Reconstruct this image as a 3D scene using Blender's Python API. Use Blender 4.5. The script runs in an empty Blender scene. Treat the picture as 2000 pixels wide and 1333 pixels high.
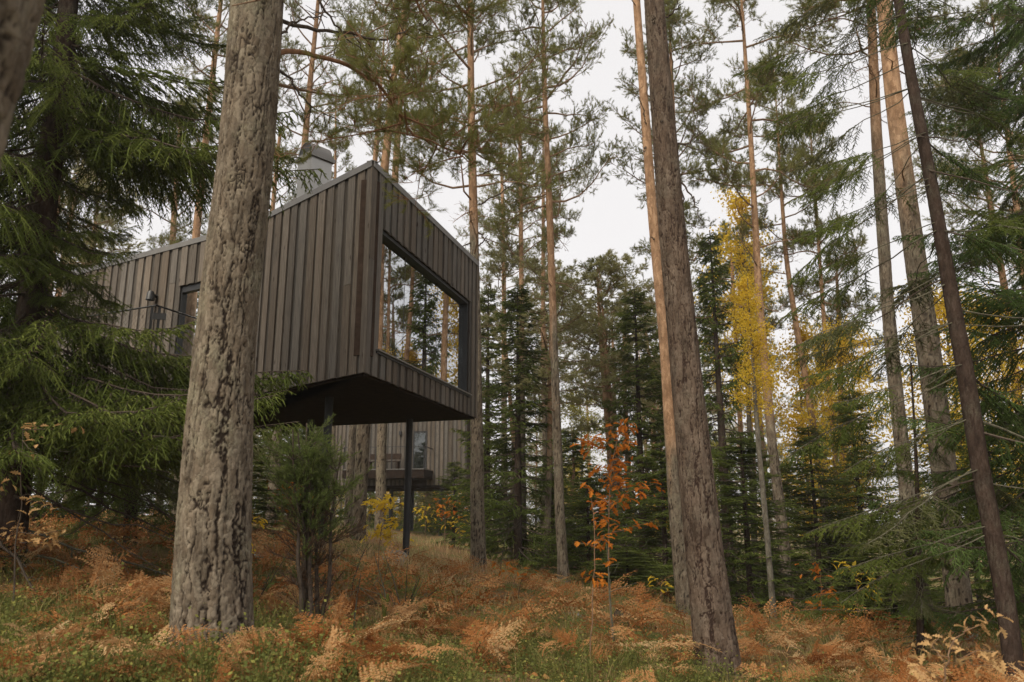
import bpy, math, random
import numpy as np
from mathutils import Vector, Matrix

rng = np.random.default_rng(7)
random.seed(7)
SC = bpy.context.scene
COL = SC.collection
R = math.radians

# ------------------------------------------------------------------ camera, sky, sun, exposure
CAM = np.array([0.0, 0.0, 1.45])
PITCH = R(12.8)
LENS = 28.0
FPX = LENS / 36.0 * 2000.0
cam = bpy.data.cameras.new('camera')
cam.lens = LENS
cam.sensor_width = 36
cam.clip_start = 0.05
cam.clip_end = 3000
cam.dof.use_dof = True
cam.dof.focus_distance = 10.5
cam.dof.aperture_fstop = 2.6
camo = bpy.data.objects.new('camera', cam)
COL.objects.link(camo)
camo.location = CAM
camo.rotation_euler = (R(90) + PITCH, 0, 0)
SC.camera = camo

SUN_EL, SUN_AZ = R(48), R(215)
w = bpy.data.worlds.new('World')
SC.world = w
w.use_nodes = True
nt = w.node_tree
nt.nodes.clear()
out = nt.nodes.new('ShaderNodeOutputWorld')
bg = nt.nodes.new('ShaderNodeBackground')
sky = nt.nodes.new('ShaderNodeTexSky')
sky.sky_type = 'NISHITA'
sky.sun_disc = False
sky.sun_elevation = SUN_EL
sky.sun_rotation = SUN_AZ
sky.dust_density = 4.0
hs = nt.nodes.new('ShaderNodeHueSaturation')
hs.inputs['Saturation'].default_value = 0.25
mx = nt.nodes.new('ShaderNodeMix')
mx.data_type = 'RGBA'
mx.inputs[0].default_value = 0.88                     # closed cloud cover in front of the clear sky
mx.inputs[7].default_value = (2.88, 2.79, 2.77, 1)
nt.links.new(sky.outputs[0], hs.inputs['Color'])
nt.links.new(hs.outputs[0], mx.inputs[6])
nt.links.new(mx.outputs[2], bg.inputs['Color'])
bg.inputs['Strength'].default_value = 0.12
nt.links.new(bg.outputs[0], out.inputs['Surface'])
sun = bpy.data.lights.new('sun', 'SUN')
sun.energy = 1.5
sun.angle = R(45)
sun.color = (1.0, 0.9, 0.72)
suno = bpy.data.objects.new('sun', sun)
COL.objects.link(suno)
sd = Vector((math.sin(SUN_AZ) * math.cos(SUN_EL), math.cos(SUN_AZ) * math.cos(SUN_EL), math.sin(SUN_EL)))
suno.rotation_euler = sd.to_track_quat('Z', 'Y').to_euler()
suno.location = (0, 0, 40)
SC.view_settings.view_transform = 'Standard'
SC.view_settings.look = 'None'
SC.view_settings.exposure = 1.44
SC.view_settings.gamma = 1.0
SC.view_settings.use_curve_mapping = False
SC.render.engine = 'CYCLES'
SC.cycles.use_denoising = True
SC.cycles.max_bounces = 7
SC.cycles.diffuse_bounces = 4
SC.cycles.transparent_max_bounces = 12

# ------------------------------------------------------------------ view helpers: a pixel of the 2000 px photo into a place
FW = np.array([0, math.cos(PITCH), math.sin(PITCH)])
UP = np.array([0, -math.sin(PITCH), math.cos(PITCH)])
RT = np.array([1.0, 0, 0])


def ray(px, py):
    return FW + (px - 1000) / FPX * RT + (666.5 - py) / FPX * UP


def at(px, py, D):
    d = ray(px, py)
    return CAM + d * (D / d[1])


def at_z(px, py, z):
    d = ray(px, py)
    return CAM + d * ((z - CAM[2]) / d[2])


def at_plane(px, py, A, B):                            # on the vertical plane through A and B
    n = np.array([B[1] - A[1], A[0] - B[0], 0.0])
    d = ray(px, py)
    return CAM + d * (np.dot(n, A - CAM) / np.dot(n, d))


# ------------------------------------------------------------------ noise
def _hash(ix, iy, iz, s):
    ix, iy, iz = np.atleast_1d(ix), np.atleast_1d(iy), np.atleast_1d(iz)
    h = (ix.astype(np.int64) * 374761393 + iy.astype(np.int64) * 668265263 + iz.astype(np.int64) * 2147483647 + s * 974634777) & 0xffffffff
    h = ((h ^ (h >> 13)) * 1274126177) & 0xffffffff
    h = ((h ^ (h >> 16)) * 2246822519) & 0xffffffff
    return ((h ^ (h >> 15)) & 0xffffff) / float(0xffffff)


def vnoise(x, y, z=0.0, s=0):
    x, y, z = np.broadcast_arrays(np.atleast_1d(np.asarray(x, float)), np.asarray(y, float), np.asarray(z, float))
    xi, yi, zi = np.floor(x), np.floor(y), np.floor(z)
    fx, fy, fz = x - xi, y - yi, z - zi
    fx, fy, fz = [f * f * (3 - 2 * f) for f in (fx, fy, fz)]
    r = 0
    for a in (0, 1):
        for b in (0, 1):
            for c in (0, 1):
                wgt = (fx if a else 1 - fx) * (fy if b else 1 - fy) * (fz if c else 1 - fz)
                r = r + wgt * _hash(xi + a, yi + b, zi + c, s)
    return r * 2 - 1


def sstep(x, a, b):
    t = np.clip((x - a) / (b - a), 0, 1)
    return t * t * (3 - 2 * t)


# ------------------------------------------------------------------ mesh builder
class Geo:
    def __init__(s):
        s.v, s.f, s.m, s.a, s.n = [], [], [], [], 0

    def add(s, verts, faces, mat=0, a=0.5):
        verts = np.asarray(verts, float).reshape(-1, 3)
        faces = np.asarray(faces, int)
        k = faces.shape[1]
        s.v.append(verts)
        s.f.append((faces + s.n, k))
        s.m.append(np.full(len(faces), mat))
        s.a.append(np.broadcast_to(np.asarray(a, float), (len(verts),)) if np.ndim(a) < 2 else a)
        s.n += len(verts)

    def tube(s, pts, rad, sides=5, mat=0, a=0.5, cap=True):
        pts = np.asarray(pts, float)
        n = len(pts)
        rad = np.broadcast_to(np.asarray(rad, float), (n,))
        t = np.gradient(pts, axis=0)
        t /= np.linalg.norm(t, axis=1)[:, None] + 1e-9
        ref = np.array([0, 0, 1.0]) if abs(t[0][2]) < 0.9 else np.array([1.0, 0, 0])
        u = np.cross(t, ref)
        u /= np.linalg.norm(u, axis=1)[:, None] + 1e-9
        vv = np.cross(t, u)
        th = np.arange(sides) * 2 * math.pi / sides
        P = pts[:, None, :] + rad[:, None, None] * (np.cos(th)[None, :, None] * u[:, None, :] + np.sin(th)[None, :, None] * vv[:, None, :])
        i = np.arange(n - 1)[:, None] * sides
        j = np.arange(sides)[None, :]
        j2 = (j + 1) % sides
        q = np.stack([i + j, i + j2, i + sides + j2, i + sides + j], -1).reshape(-1, 4)
        s.add(P.reshape(-1, 3), q, mat, a)
        if cap and sides <= 8 and sides >= 3:
            base = s.n - n * sides
            s.f.append((np.array([[base + (n - 1) * sides + k for k in range(sides)]]), sides))
            s.m.append(np.array([mat]))

    def box(s, c, size, rot=0.0, mat=0, a=0.5, axes=None):
        hx, hy, hz = np.asarray(size, float) / 2
        v = np.array([[x, y, z] for x in (-hx, hx) for y in (-hy, hy) for z in (-hz, hz)])
        if axes is not None:
            v = v @ np.asarray(axes)
        elif rot:
            cr, sr = math.cos(rot), math.sin(rot)
            v = np.stack([v[:, 0] * cr - v[:, 1] * sr, v[:, 0] * sr + v[:, 1] * cr, v[:, 2]], 1)
        s.add(v + np.asarray(c, float), [[0, 1, 3, 2], [4, 6, 7, 5], [0, 4, 5, 1], [2, 3, 7, 6], [0, 2, 6, 4], [1, 5, 7, 3]], mat, a)

    def merge(s, o, M=None, scale=1.0, off=(0, 0, 0), a=None):
        for vv, av in zip(o.v, o.a):
            s.v.append((vv * scale) @ (np.eye(3) if M is None else np.asarray(M).T) + np.asarray(off))
            s.a.append(av if a is None else np.full(len(vv), a))
        for f, k in o.f:
            s.f.append((f + s.n, k))
        s.m += list(o.m)
        s.n += o.n

    def mesh(s, name, mats, smooth=False, extra=None):
        me = bpy.data.meshes.new(name)
        V = np.concatenate(s.v)
        loops = np.concatenate([f.reshape(-1) for f, k in s.f])
        tot = np.concatenate([np.full(len(f), k) for f, k in s.f])
        st = np.concatenate([[0], np.cumsum(tot)[:-1]])
        me.vertices.add(len(V))
        me.vertices.foreach_set('co', V.astype(np.float32).reshape(-1))
        me.loops.add(len(loops))
        me.loops.foreach_set('vertex_index', loops.astype(np.int32))
        me.polygons.add(len(tot))
        me.polygons.foreach_set('loop_start', st.astype(np.int32))
        me.polygons.foreach_set('loop_total', tot.astype(np.int32))
        me.polygons.foreach_set('material_index', np.concatenate(s.m).astype(np.int32))
        me.polygons.foreach_set('use_smooth', np.full(len(tot), smooth, bool))
        at_ = me.attributes.new('v', 'FLOAT', 'POINT')
        at_.data.foreach_set('value', np.concatenate(s.a).astype(np.float32))
        for k, arr in (extra or {}).items():
            e = me.attributes.new(k, 'FLOAT', 'POINT')
            e.data.foreach_set('value', np.asarray(arr, np.float32))
        me.update(calc_edges=True)
        me.validate()
        for m in mats:
            me.materials.append(m)
        return me

    def obj(s, name, mats, parent=None, loc=None, smooth=False, extra=None):
        if not isinstance(mats, (list, tuple)):
            mats = [mats]
        return link(name, s.mesh(name, mats, smooth, extra), parent, loc)


def link(name, me, parent=None, loc=None):
    o = bpy.data.objects.new(name, me)
    COL.objects.link(o)
    if parent is not None:
        o.parent = parent
    if loc is not None:
        o.location = loc
    return o


def tag(o, label=None, cat=None, group=None, kind=None):
    for k, v in (('label', label), ('category', cat), ('group', group), ('kind', kind)):
        if v:
            o[k] = v
    return o


def thing(name, label, cat, loc=(0, 0, 0), group=None):
    o = bpy.data.objects.new(name, None)
    COL.objects.link(o)
    o.empty_display_size = 0.2
    o.location = loc
    return tag(o, label, cat, group)


# ------------------------------------------------------------------ materials
class M:
    def __init__(s, name):
        s.m = bpy.data.materials.new(name)
        s.m.use_nodes = True
        s.t = s.m.node_tree
        s.t.nodes.clear()
        s.o = s.n('OutputMaterial')

    def n(s, typ, ins=None, **kw):
        nd = s.t.nodes.new('ShaderNode' + typ)
        for k, v in kw.items():
            setattr(nd, k, v)
        for k, v in (ins or {}).items():
            s.set(nd, k, v)
        return nd

    def set(s, nd, k, v):
        sock = nd.inputs[k]
        if isinstance(v, bpy.types.NodeSocket):
            s.t.links.new(v, sock)
        else:
            sock.default_value = v

    def mix(s, f, a, b, mode='MIX'):
        nd = s.n('Mix', data_type='RGBA', blend_type=mode)
        for i, v in ((0, f), (6, a), (7, b)):
            if isinstance(v, (tuple, list)) and len(v) == 3:
                v = tuple(v) + (1,)
            s.set(nd, i, v)
        return nd.outputs[2]

    def math(s, op, a, b=0.0, c=None):
        nd = s.n('Math', operation=op)
        s.set(nd, 0, a)
        s.set(nd, 1, b)
        if c is not None:
            s.set(nd, 2, c)
        return nd.outputs[0]

    def ramp(s, f, stops):
        nd = s.n('ValToRGB', {'Fac': f})
        cr = nd.color_ramp
        while len(cr.elements) < len(stops):
            cr.elements.new(0.5)
        for e, (p, c) in zip(cr.elements, stops):
            e.position = p
            e.color = (tuple(c) + (1,)) if not np.isscalar(c) else (c, c, c, 1)
        return nd.outputs[0]

    def attr(s, name):
        return s.n('Attribute', attribute_name=name).outputs['Fac']

    def rnd(s):
        return s.n('ObjectInfo').outputs['Random']

    def coord(s, scale=(1, 1, 1), which='Object', rnd=False):
        c = s.n('TexCoord').outputs[which]
        if rnd:
            sc = s.n('VectorMath', operation='SCALE')
            cmb = s.n('CombineXYZ', {0: s.rnd(), 1: s.math('MULTIPLY', s.rnd(), 7.3), 2: s.math('MULTIPLY', s.rnd(), 3.1)})
            s.set(sc, 0, cmb.outputs[0])
            sc.inputs['Scale'].default_value = 30
            ad = s.n('VectorMath', operation='ADD')
            s.set(ad, 0, c)
            s.set(ad, 1, sc.outputs[0])
            c = ad.outputs[0]
        return s.n('Mapping', {'Vector': c, 'Scale': scale}).outputs[0]

    def noise(s, vec, scale, detail=4, rough=0.55, dist=0.0):
        return s.n('TexNoise', {'Vector': vec, 'Scale': scale, 'Detail': detail, 'Roughness': rough, 'Distortion': dist}).outputs['Fac']

    def bump(s, h, strength, dist):
        return s.n('Bump', {'Height': h, 'Strength': strength, 'Distance': dist}).outputs[0]

    def principled(s, col, rough=0.8, normal=None, spec=0.3, metal=0.0):
        p = s.n('BsdfPrincipled')
        s.set(p, 'Base Color', tuple(col) + (1,) if isinstance(col, tuple) and len(col) == 3 else col)
        s.set(p, 'Roughness', rough)
        s.set(p, 'Metallic', metal)
        s.set(p, 'Specular IOR Level', spec)
        if normal is not None:
            s.set(p, 'Normal', normal)
        return p.outputs[0]

    def end(s, sh):
        s.t.links.new(sh, s.o.inputs['Surface'])
        return s.m


def leaf_mat(name, stops, transl=0.35, bright=1.0):
    m = M(name)
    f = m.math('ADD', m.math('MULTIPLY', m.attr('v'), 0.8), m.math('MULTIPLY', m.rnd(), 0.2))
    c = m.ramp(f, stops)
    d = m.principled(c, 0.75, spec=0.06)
    t = m.n('BsdfTranslucent')
    m.set(t, 'Color', c)
    x = m.n('MixShader', {0: transl})
    m.set(x, 1, d)
    m.set(x, 2, t.outputs[0])
    return m.end(x.outputs[0])


def bark_mat(name, grey, crack, orange, lichen, lich=0.35, scale=1.0):
    m = M(name)
    n1 = m.noise(m.coord((1, 1, 0.35)), 9 * scale, 5, 0.65)
    n2 = m.noise(m.coord(), 3.0, 4, 0.6)
    n3 = m.noise(m.coord((1, 1, 0.5)), 60 * scale, 4, 0.7)
    wv = m.n('VectorMath', operation='ADD')
    m.set(wv, 0, m.coord((1, 1, 0.42)))
    wn = m.n('TexNoise', {'Vector': m.coord(), 'Scale': 16 * scale, 'Detail': 3})
    sc = m.n('VectorMath', operation='SCALE')
    m.set(sc, 0, wn.outputs['Color'])
    sc.inputs['Scale'].default_value = 0.06 / scale
    m.set(wv, 1, sc.outputs[0])
    fl = m.n('TexVoronoi', {'Vector': wv.outputs[0], 'Scale': 22 * scale}, feature='DISTANCE_TO_EDGE').outputs['Distance']
    fc = m.n('TexVoronoi', {'Vector': wv.outputs[0], 'Scale': 22 * scale}).outputs['Color']
    flake = m.ramp(fl, [(0.0, 0.0), (0.09, 1.0)])
    g2 = tuple(x * 0.5 for x in grey)
    g3 = tuple(x * 1.4 for x in grey)
    plates = m.ramp(n1, [(0.3, g2), (0.5, grey), (0.72, g3)])
    o2 = tuple(x * 0.62 for x in orange)
    o3 = (orange[0] * 1.25, orange[1] * 1.3, orange[2] * 1.35)
    ora = m.ramp(n1, [(0.3, o2), (0.52, orange), (0.7, o3)])
    col = m.mix(m.attr('o'), plates, ora)
    bw = m.n('RGBToBW', {0: fc}).outputs[0]
    col = m.mix(0.75, col, m.ramp(bw, [(0.2, (0.62, 0.56, 0.52)), (0.8, (1.12, 1.12, 1.12))]), 'MULTIPLY')
    lf = m.math('MULTIPLY', m.ramp(n2, [(0.5, 0.0), (0.66, 1.0)]), m.math('MULTIPLY', m.math('SUBTRACT', 1.0, m.attr('o')), lich))
    lf = m.math('MULTIPLY', lf, m.ramp(n3, [(0.35, 0.0), (0.6, 1.0)]))
    col = m.mix(lf, col, lichen)
    fk = m.math('MULTIPLY', m.math('SUBTRACT', 1.0, flake), m.math('SUBTRACT', 0.3, m.math('MULTIPLY', m.attr('o'), 0.15)))
    col = m.mix(fk, col, crack)
    col = m.mix(m.ramp(m.attr('v'), [(0.1, 1.0), (0.62, 0.0)]), col, crack)
    col = m.mix(0.4, col, m.ramp(n3, [(0.3, (0.35, 0.33, 0.31)), (0.7, (1, 1, 1))]), 'MULTIPLY')
    h = m.math('ADD', m.math('MULTIPLY', n1, 0.6), m.math('ADD', m.math('MULTIPLY', n3, 0.5), m.math('MULTIPLY', flake, 0.2)))
    h = m.math('ADD', h, m.math('MULTIPLY', bw, 0.4))
    return m.end(m.principled(col, 0.92, m.bump(h, 0.6, 0.010), 0.12))


MAT = {}
MAT['pine_bark'] = bark_mat('pine_bark', (0.185, 0.153, 0.115), (0.028, 0.02, 0.015), (0.40, 0.25, 0.15), (0.27, 0.265, 0.18), 0.45)
MAT['red_bark'] = bark_mat('red_brown_bark', (0.14, 0.105, 0.08), (0.035, 0.021, 0.016), (0.25, 0.19, 0.14), (0.26, 0.25, 0.19), 0.22)
MAT['spruce_bark'] = bark_mat('spruce_bark', (0.06, 0.042, 0.033), (0.035, 0.022, 0.017), (0.12, 0.08, 0.06), (0.2, 0.2, 0.15), 0.3, 2.0)
MAT['birch_bark'] = bark_mat('birch_bark', (0.17, 0.155, 0.125), (0.06, 0.05, 0.045), (0.3, 0.25, 0.2), (0.2, 0.2, 0.15), 0.5, 1.5)


def simple_bark(name, c1, c2, sc=25):
    m = M(name)
    n = m.noise(m.coord((1, 1, 1)), sc, 4, 0.7)
    return m.end(m.principled(m.ramp(n, [(0.3, c1), (0.7, c2)]), 0.9, m.bump(n, 0.6, 0.004), 0.1))


MAT['pine_twig'] = simple_bark('pine_twig', (0.13, 0.085, 0.055), (0.27, 0.165, 0.1))
MAT['orange_twig'] = simple_bark('orange_branch', (0.16, 0.09, 0.055), (0.3, 0.16, 0.09))
MAT['dark_twig'] = simple_bark('dark_twig', (0.04, 0.03, 0.024), (0.1, 0.078, 0.06))
MAT['lichen_twig'] = simple_bark('lichen_twig', (0.045, 0.035, 0.027), (0.15, 0.145, 0.1), 14)
MAT['moss'] = simple_bark('moss', (0.04, 0.05, 0.012), (0.14, 0.15, 0.03), 30)
MAT['stone'] = simple_bark('stone', (0.14, 0.135, 0.12), (0.32, 0.31, 0.28), 12)
MAT['charred'] = simple_bark('charred_wood', (0.006, 0.006, 0.006), (0.02, 0.018, 0.016), 20)
MAT['pine_needle'] = leaf_mat('pine_needles', [(0.0, (0.085, 0.092, 0.026)), (0.5, (0.175, 0.18, 0.056)), (1.0, (0.29, 0.28, 0.1))], 0.48)
MAT['pine_far'] = leaf_mat('hazed_pine_needles', [(0.0, (0.16, 0.155, 0.065)), (0.5, (0.27, 0.26, 0.115)), (1.0, (0.38, 0.36, 0.17))], 0.5)  # paler copy of the pine needles, distance haze painted into the colour
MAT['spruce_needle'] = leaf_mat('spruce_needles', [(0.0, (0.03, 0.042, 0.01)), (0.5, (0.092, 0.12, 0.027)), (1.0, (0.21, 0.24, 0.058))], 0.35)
MAT['spruce_fresh'] = leaf_mat('fresh_spruce_needles', [(0.0, (0.035, 0.058, 0.016)), (0.5, (0.08, 0.125, 0.035)), (1.0, (0.16, 0.22, 0.07))], 0.35)
MAT['spruce_grey'] = leaf_mat('grey_spruce_needles', [(0.0, (0.04, 0.047, 0.018)), (0.5, (0.085, 0.092, 0.035)), (1.0, (0.18, 0.175, 0.085))], 0.35)
MAT['juniper'] = leaf_mat('juniper_needles', [(0.0, (0.06, 0.085, 0.022)), (0.5, (0.14, 0.185, 0.05)), (1.0, (0.25, 0.29, 0.09))], 0.35)
MAT['brown_needle'] = leaf_mat('dead_needles', [(0.0, (0.05, 0.025, 0.014)), (0.5, (0.11, 0.055, 0.028)), (1.0, (0.2, 0.11, 0.055))], 0.2)
MAT['yellow_leaf'] = leaf_mat('yellow_leaves', [(0.0, (0.45, 0.31, 0.035)), (0.5, (0.74, 0.52, 0.05)), (1.0, (0.8, 0.64, 0.12))], 0.6)
MAT['lime_leaf'] = leaf_mat('yellow_green_leaves', [(0.0, (0.2, 0.22, 0.04)), (0.5, (0.38, 0.36, 0.06)), (1.0, (0.58, 0.48, 0.08))], 0.5)
MAT['orange_leaf'] = leaf_mat('orange_oak_leaves', [(0.0, (0.3, 0.085, 0.018)), (0.5, (0.5, 0.17, 0.025)), (1.0, (0.62, 0.27, 0.045))], 0.45)
MAT['tan_leaf'] = leaf_mat('tan_oak_leaves', [(0.0, (0.42, 0.24, 0.1)), (0.5, (0.55, 0.35, 0.16)), (1.0, (0.62, 0.44, 0.22))], 0.4)
MAT['fern'] = leaf_mat('dead_bracken', [(0.0, (0.22, 0.072, 0.02)), (0.3, (0.38, 0.17, 0.06)), (0.65, (0.48, 0.29, 0.135)), (1.0, (0.55, 0.4, 0.22))], 0.35)
MAT['bilberry'] = leaf_mat('bilberry_leaves', [(0.0, (0.08, 0.105, 0.03)), (0.45, (0.15, 0.158, 0.045)), (0.75, (0.32, 0.3, 0.08)), (1.0, (0.5, 0.4, 0.12))], 0.4)
MAT['grass'] = leaf_mat('forest_grass', [(0.0, (0.11, 0.13, 0.04)), (0.4, (0.24, 0.215, 0.075)), (0.7, (0.38, 0.28, 0.14)), (1.0, (0.5, 0.33, 0.19))], 0.4)
MAT['litter'] = leaf_mat('leaf_litter', [(0.0, (0.13, 0.05, 0.02)), (0.5, (0.33, 0.15, 0.05)), (0.8, (0.45, 0.28, 0.11)), (1.0, (0.58, 0.42, 0.1))], 0.25)


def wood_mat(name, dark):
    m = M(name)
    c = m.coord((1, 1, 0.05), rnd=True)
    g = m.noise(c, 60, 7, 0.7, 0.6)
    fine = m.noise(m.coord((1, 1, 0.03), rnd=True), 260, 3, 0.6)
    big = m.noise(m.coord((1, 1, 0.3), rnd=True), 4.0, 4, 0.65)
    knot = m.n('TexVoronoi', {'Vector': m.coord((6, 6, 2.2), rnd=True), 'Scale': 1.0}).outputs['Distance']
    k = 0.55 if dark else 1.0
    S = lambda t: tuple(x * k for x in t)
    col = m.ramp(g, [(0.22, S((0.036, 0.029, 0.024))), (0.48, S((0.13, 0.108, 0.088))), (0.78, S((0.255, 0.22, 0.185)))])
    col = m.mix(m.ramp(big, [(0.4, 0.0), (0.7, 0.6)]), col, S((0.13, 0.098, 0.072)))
    col = m.mix(m.ramp(big, [(0.22, 0.55), (0.4, 0.0)]), col, S((0.04, 0.034, 0.03)))
    r = m.rnd()
    col = m.mix(0.9, col, m.ramp(r, [(0.0, (0.6, 0.57, 0.54)), (0.35, (0.88, 0.83, 0.77)), (0.7, (1.0, 0.98, 0.96)), (1.0, (1.28, 1.27, 1.25))]), 'MULTIPLY')
    gr = m.math('FRACT', m.math('MULTIPLY', r, 7.31))
    col = m.mix(m.ramp(gr, [(0.2, 0.1), (1.0, 0.7)]), col, m.mix(1.0, m.ramp(g, [(0.25, S((0.05, 0.048, 0.046))), (0.75, S((0.24, 0.228, 0.212)))]), (0.95, 0.95, 0.95), 'MULTIPLY'))
    col = m.mix(0.35, col, m.ramp(fine, [(0.3, (0.5, 0.48, 0.46)), (0.7, (1, 1, 1))]), 'MULTIPLY')
    col = m.mix(m.ramp(knot, [(0.05, 0.9), (0.12, 0.0)]), col, (0.03, 0.018, 0.013))
    return m.end(m.principled(col, 0.75, m.bump(g, 0.6, 0.004), 0.2))


def metal_mat(name, col, rough, metal=1.0, var=0.25, sc=4):
    m = M(name)
    n = m.noise(m.coord(), sc, 4, 0.6)
    c = m.mix(n, tuple(x * (1 - var) for x in col), tuple(min(1, x * (1 + var)) for x in col))
    rr = m.math('ADD', rough - 0.08, m.math('MULTIPLY', n, 0.16))
    return m.end(m.principled(c, rr, m.bump(n, 0.05, 0.01), 0.5, metal))


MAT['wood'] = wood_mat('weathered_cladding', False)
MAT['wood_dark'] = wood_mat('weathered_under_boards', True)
MAT['zinc'] = metal_mat('galvanised_flashing', (0.2, 0.19, 0.178), 0.5, 0.8)
MAT['steel'] = metal_mat('bright_chimney_sheet', (0.33, 0.32, 0.3), 0.36, 0.9)
MAT['black_metal'] = metal_mat('black_painted_steel', (0.012, 0.012, 0.013), 0.5, 0.0)
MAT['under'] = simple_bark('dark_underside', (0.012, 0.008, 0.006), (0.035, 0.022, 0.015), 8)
MAT['backing'] = simple_bark('dark_backing', (0.03, 0.02, 0.015), (0.06, 0.04, 0.03), 8)
MAT['frame'] = metal_mat('dark_window_frame', (0.014, 0.014, 0.015), 0.45, 0.0)
MAT['interior'] = simple_bark('interior_panel', (0.16, 0.11, 0.07), (0.24, 0.17, 0.11), 5)
MAT['light_wood'] = simple_bark('pale_oak', (0.5, 0.33, 0.16), (0.62, 0.43, 0.22), 9)
MAT['cloth'] = simple_bark('white_cloth', (0.6, 0.58, 0.54), (0.75, 0.73, 0.7), 9)
MAT['sign'] = simple_bark('pale_plate', (0.5, 0.5, 0.5), (0.6, 0.6, 0.58), 9)


def glass_mat(name, lo, hi):
    m = M(name)
    fr = m.n('LayerWeight', {'Blend': 0.45}).outputs['Fresnel']
    f = m.math('ADD', lo, m.math('MULTIPLY', fr, hi))
    c = m.coord()
    g = m.n('BsdfGlossy', {'Roughness': 0.0, 'Color': (0.93, 0.95, 0.97, 1)})
    t = m.n('BsdfTransparent', {'Color': (0.8, 0.83, 0.8, 1)})
    x = m.n('MixShader', {0: f})
    m.set(x, 1, t.outputs[0])
    m.set(x, 2, g.outputs[0])
    return m.end(x.outputs[0])


MAT['glass'] = glass_mat('coated_window_glass', 0.5, 0.45)
MAT['door_glass'] = glass_mat('plain_door_glass', 0.03, 0.5)


def ground_mat():
    m = M('forest_floor')
    c = m.coord()
    n1 = m.noise(c, 0.55, 5, 0.6)
    n2 = m.noise(c, 4.0, 6, 0.7)
    n3 = m.noise(c, 38, 5, 0.75)
    litter = m.ramp(n3, [(0.28, (0.07, 0.038, 0.02)), (0.5, (0.19, 0.11, 0.055)), (0.72, (0.36, 0.22, 0.115))])
    moss = m.ramp(n3, [(0.28, (0.045, 0.055, 0.014)), (0.5, (0.12, 0.13, 0.036)), (0.75, (0.22, 0.21, 0.07))])
    f = m.ramp(m.math('ADD', m.math('MULTIPLY', n1, 0.7), m.math('MULTIPLY', n2, 0.35)), [(0.47, 0.0), (0.58, 1.0)])
    col = m.mix(f, litter, moss)
    h = m.math('ADD', n2, m.math('MULTIPLY', n3, 0.6))
    return m.end(m.principled(col, 0.95, m.bump(h, 0.9, 0.05), 0.1))


MAT['ground'] = ground_mat()

# ------------------------------------------------------------------ terrain
CT = [(412, 1292, 6), (1405, 1340, 8), (1335, 1188, 15), (1095, 1143, 20), (932, 1132, 18), (699, 1047, 19.5), (795, 1110, 14.7),
      (528, 1025, 24), (1541, 1240, 21), (1650, 1216, 26), (1514, 1243, 17), (10, 1110, 8), (1000, 1333, 7), (1000, 1250, 9), (1000, 1185, 12.5),
      (1720, 1335, 8), (0, 1333, 5), (0, 1215, 6.5), (860, 1057, 40), (770, 1036, 42), (640, 1090, 11.8), (250, 1060, 11)]
_c = [at(*c) for c in CT]
_c += [np.array(p, float) for p in ((0, 0, .05), (-3, 1, .2), (3, 1, -.1), (0, -8, -.1), (-30, 40, 2.2), (30, 40, -1.8), (0, 85, -.8), (45, 85, -2.4),
                                   (-45, 85, 1.6), (12, 28, -1.2), (-14, 14, 1.6), (14, 10, -0.6), (6, 12, -.2), (9, 16, -.75), (18, 26, -2.0), (4.5, 9, -.05))]
_c = np.array(_c)
_A = np.c_[np.ones(len(_c)), _c[:, 0], _c[:, 1] * 0]
_w0 = np.linalg.lstsq(_A, _c[:, 2], rcond=None)[0]
_res = _c[:, 2] - _A @ _w0


def ground(x, y):
    x, y = np.asarray(x, float), np.asarray(y, float)
    num = den = 0
    sig = 0.12 + 0.02 * np.hypot(x, y)
    for (cx, cy, cz), r in zip(_c, _res):
        d2 = (x - cx) ** 2 + (y - cy) ** 2
        wt = 1.0 / (d2 + 0.5 + 0.004 * cy * cy) ** 1.7
        num = num + wt * r
        den = den + wt
    fade = np.exp(-(np.maximum(np.abs(x) - 40, 0) / 40) ** 2)
    base = _w0[0] + _w0[1] * np.clip(x, -45, 45) * 1.0 + num / den
    b = 0.10 * vnoise(x * 0.9, y * 0.9, s=3) + 0.05 * vnoise(x * 2.7, y * 2.7, s=4)
    return base + b


def gz(x, y):
    return float(np.ravel(ground(x, y))[0])


def sinhgrid(a, b, n, k):
    t = np.linspace(math.asinh(a * k), math.asinh(b * k), n)
    return np.sinh(t) / k


gx = sinhgrid(-420, 420, 260, 0.35)
gy = sinhgrid(-60, 700, 300, 0.22)
X, Y = np.meshgrid(gx, gy)
Z = ground(X, Y)
g = Geo()
nx, ny = len(gx), len(gy)
ii = (np.arange(ny - 1)[:, None] * nx + np.arange(nx - 1)[None, :])
g.add(np.stack([X, Y, Z], -1).reshape(-1, 3), np.stack([ii, ii + 1, ii + nx + 1, ii + nx], -1).reshape(-1, 4))
tag(g.obj('ground', MAT['ground'], smooth=True), kind='structure')

# ------------------------------------------------------------------ the cabin on steel posts
H2 = lambda p: np.array([p[0], p[1], 0.0])
FL = at(711, 727, 10.0)
ZB = FL[2]
FR = at_z(932, 817, ZB)
ZT = (at_plane(727, 314, FL, FR)[2] * 0.5 + at_plane(937, 517, FL, FR)[2] * 0.5)
phi1, phi2 = R(47.5), R(59)
d1 = np.array([-math.sin(phi1), math.cos(phi1), 0])
d2 = np.array([-math.sin(phi2), math.cos(phi2), 0])
K = at_plane(462, 700, FL, FL + d1)
K[2] = ZB
ZTL = at_plane(727, 314, FL, FR)[2]
ZTR = at_plane(937, 517, FL, FR)[2]
ZTK = at_plane(462, 450, FL, FL + d1)[2]
W = K + d2 * 5.2
ZTW = at_plane(300, 490, K, K + d2)[2]
sK = np.linalg.norm((at_plane(300, 490, K, K + d2) - K)[:2])
ZTW = ZTK + (ZTW - ZTK) * 5.2 / sK
dr = at_z(511, 836, ZB) - FR
dr[2] = 0
dr /= np.linalg.norm(dr)
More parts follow.
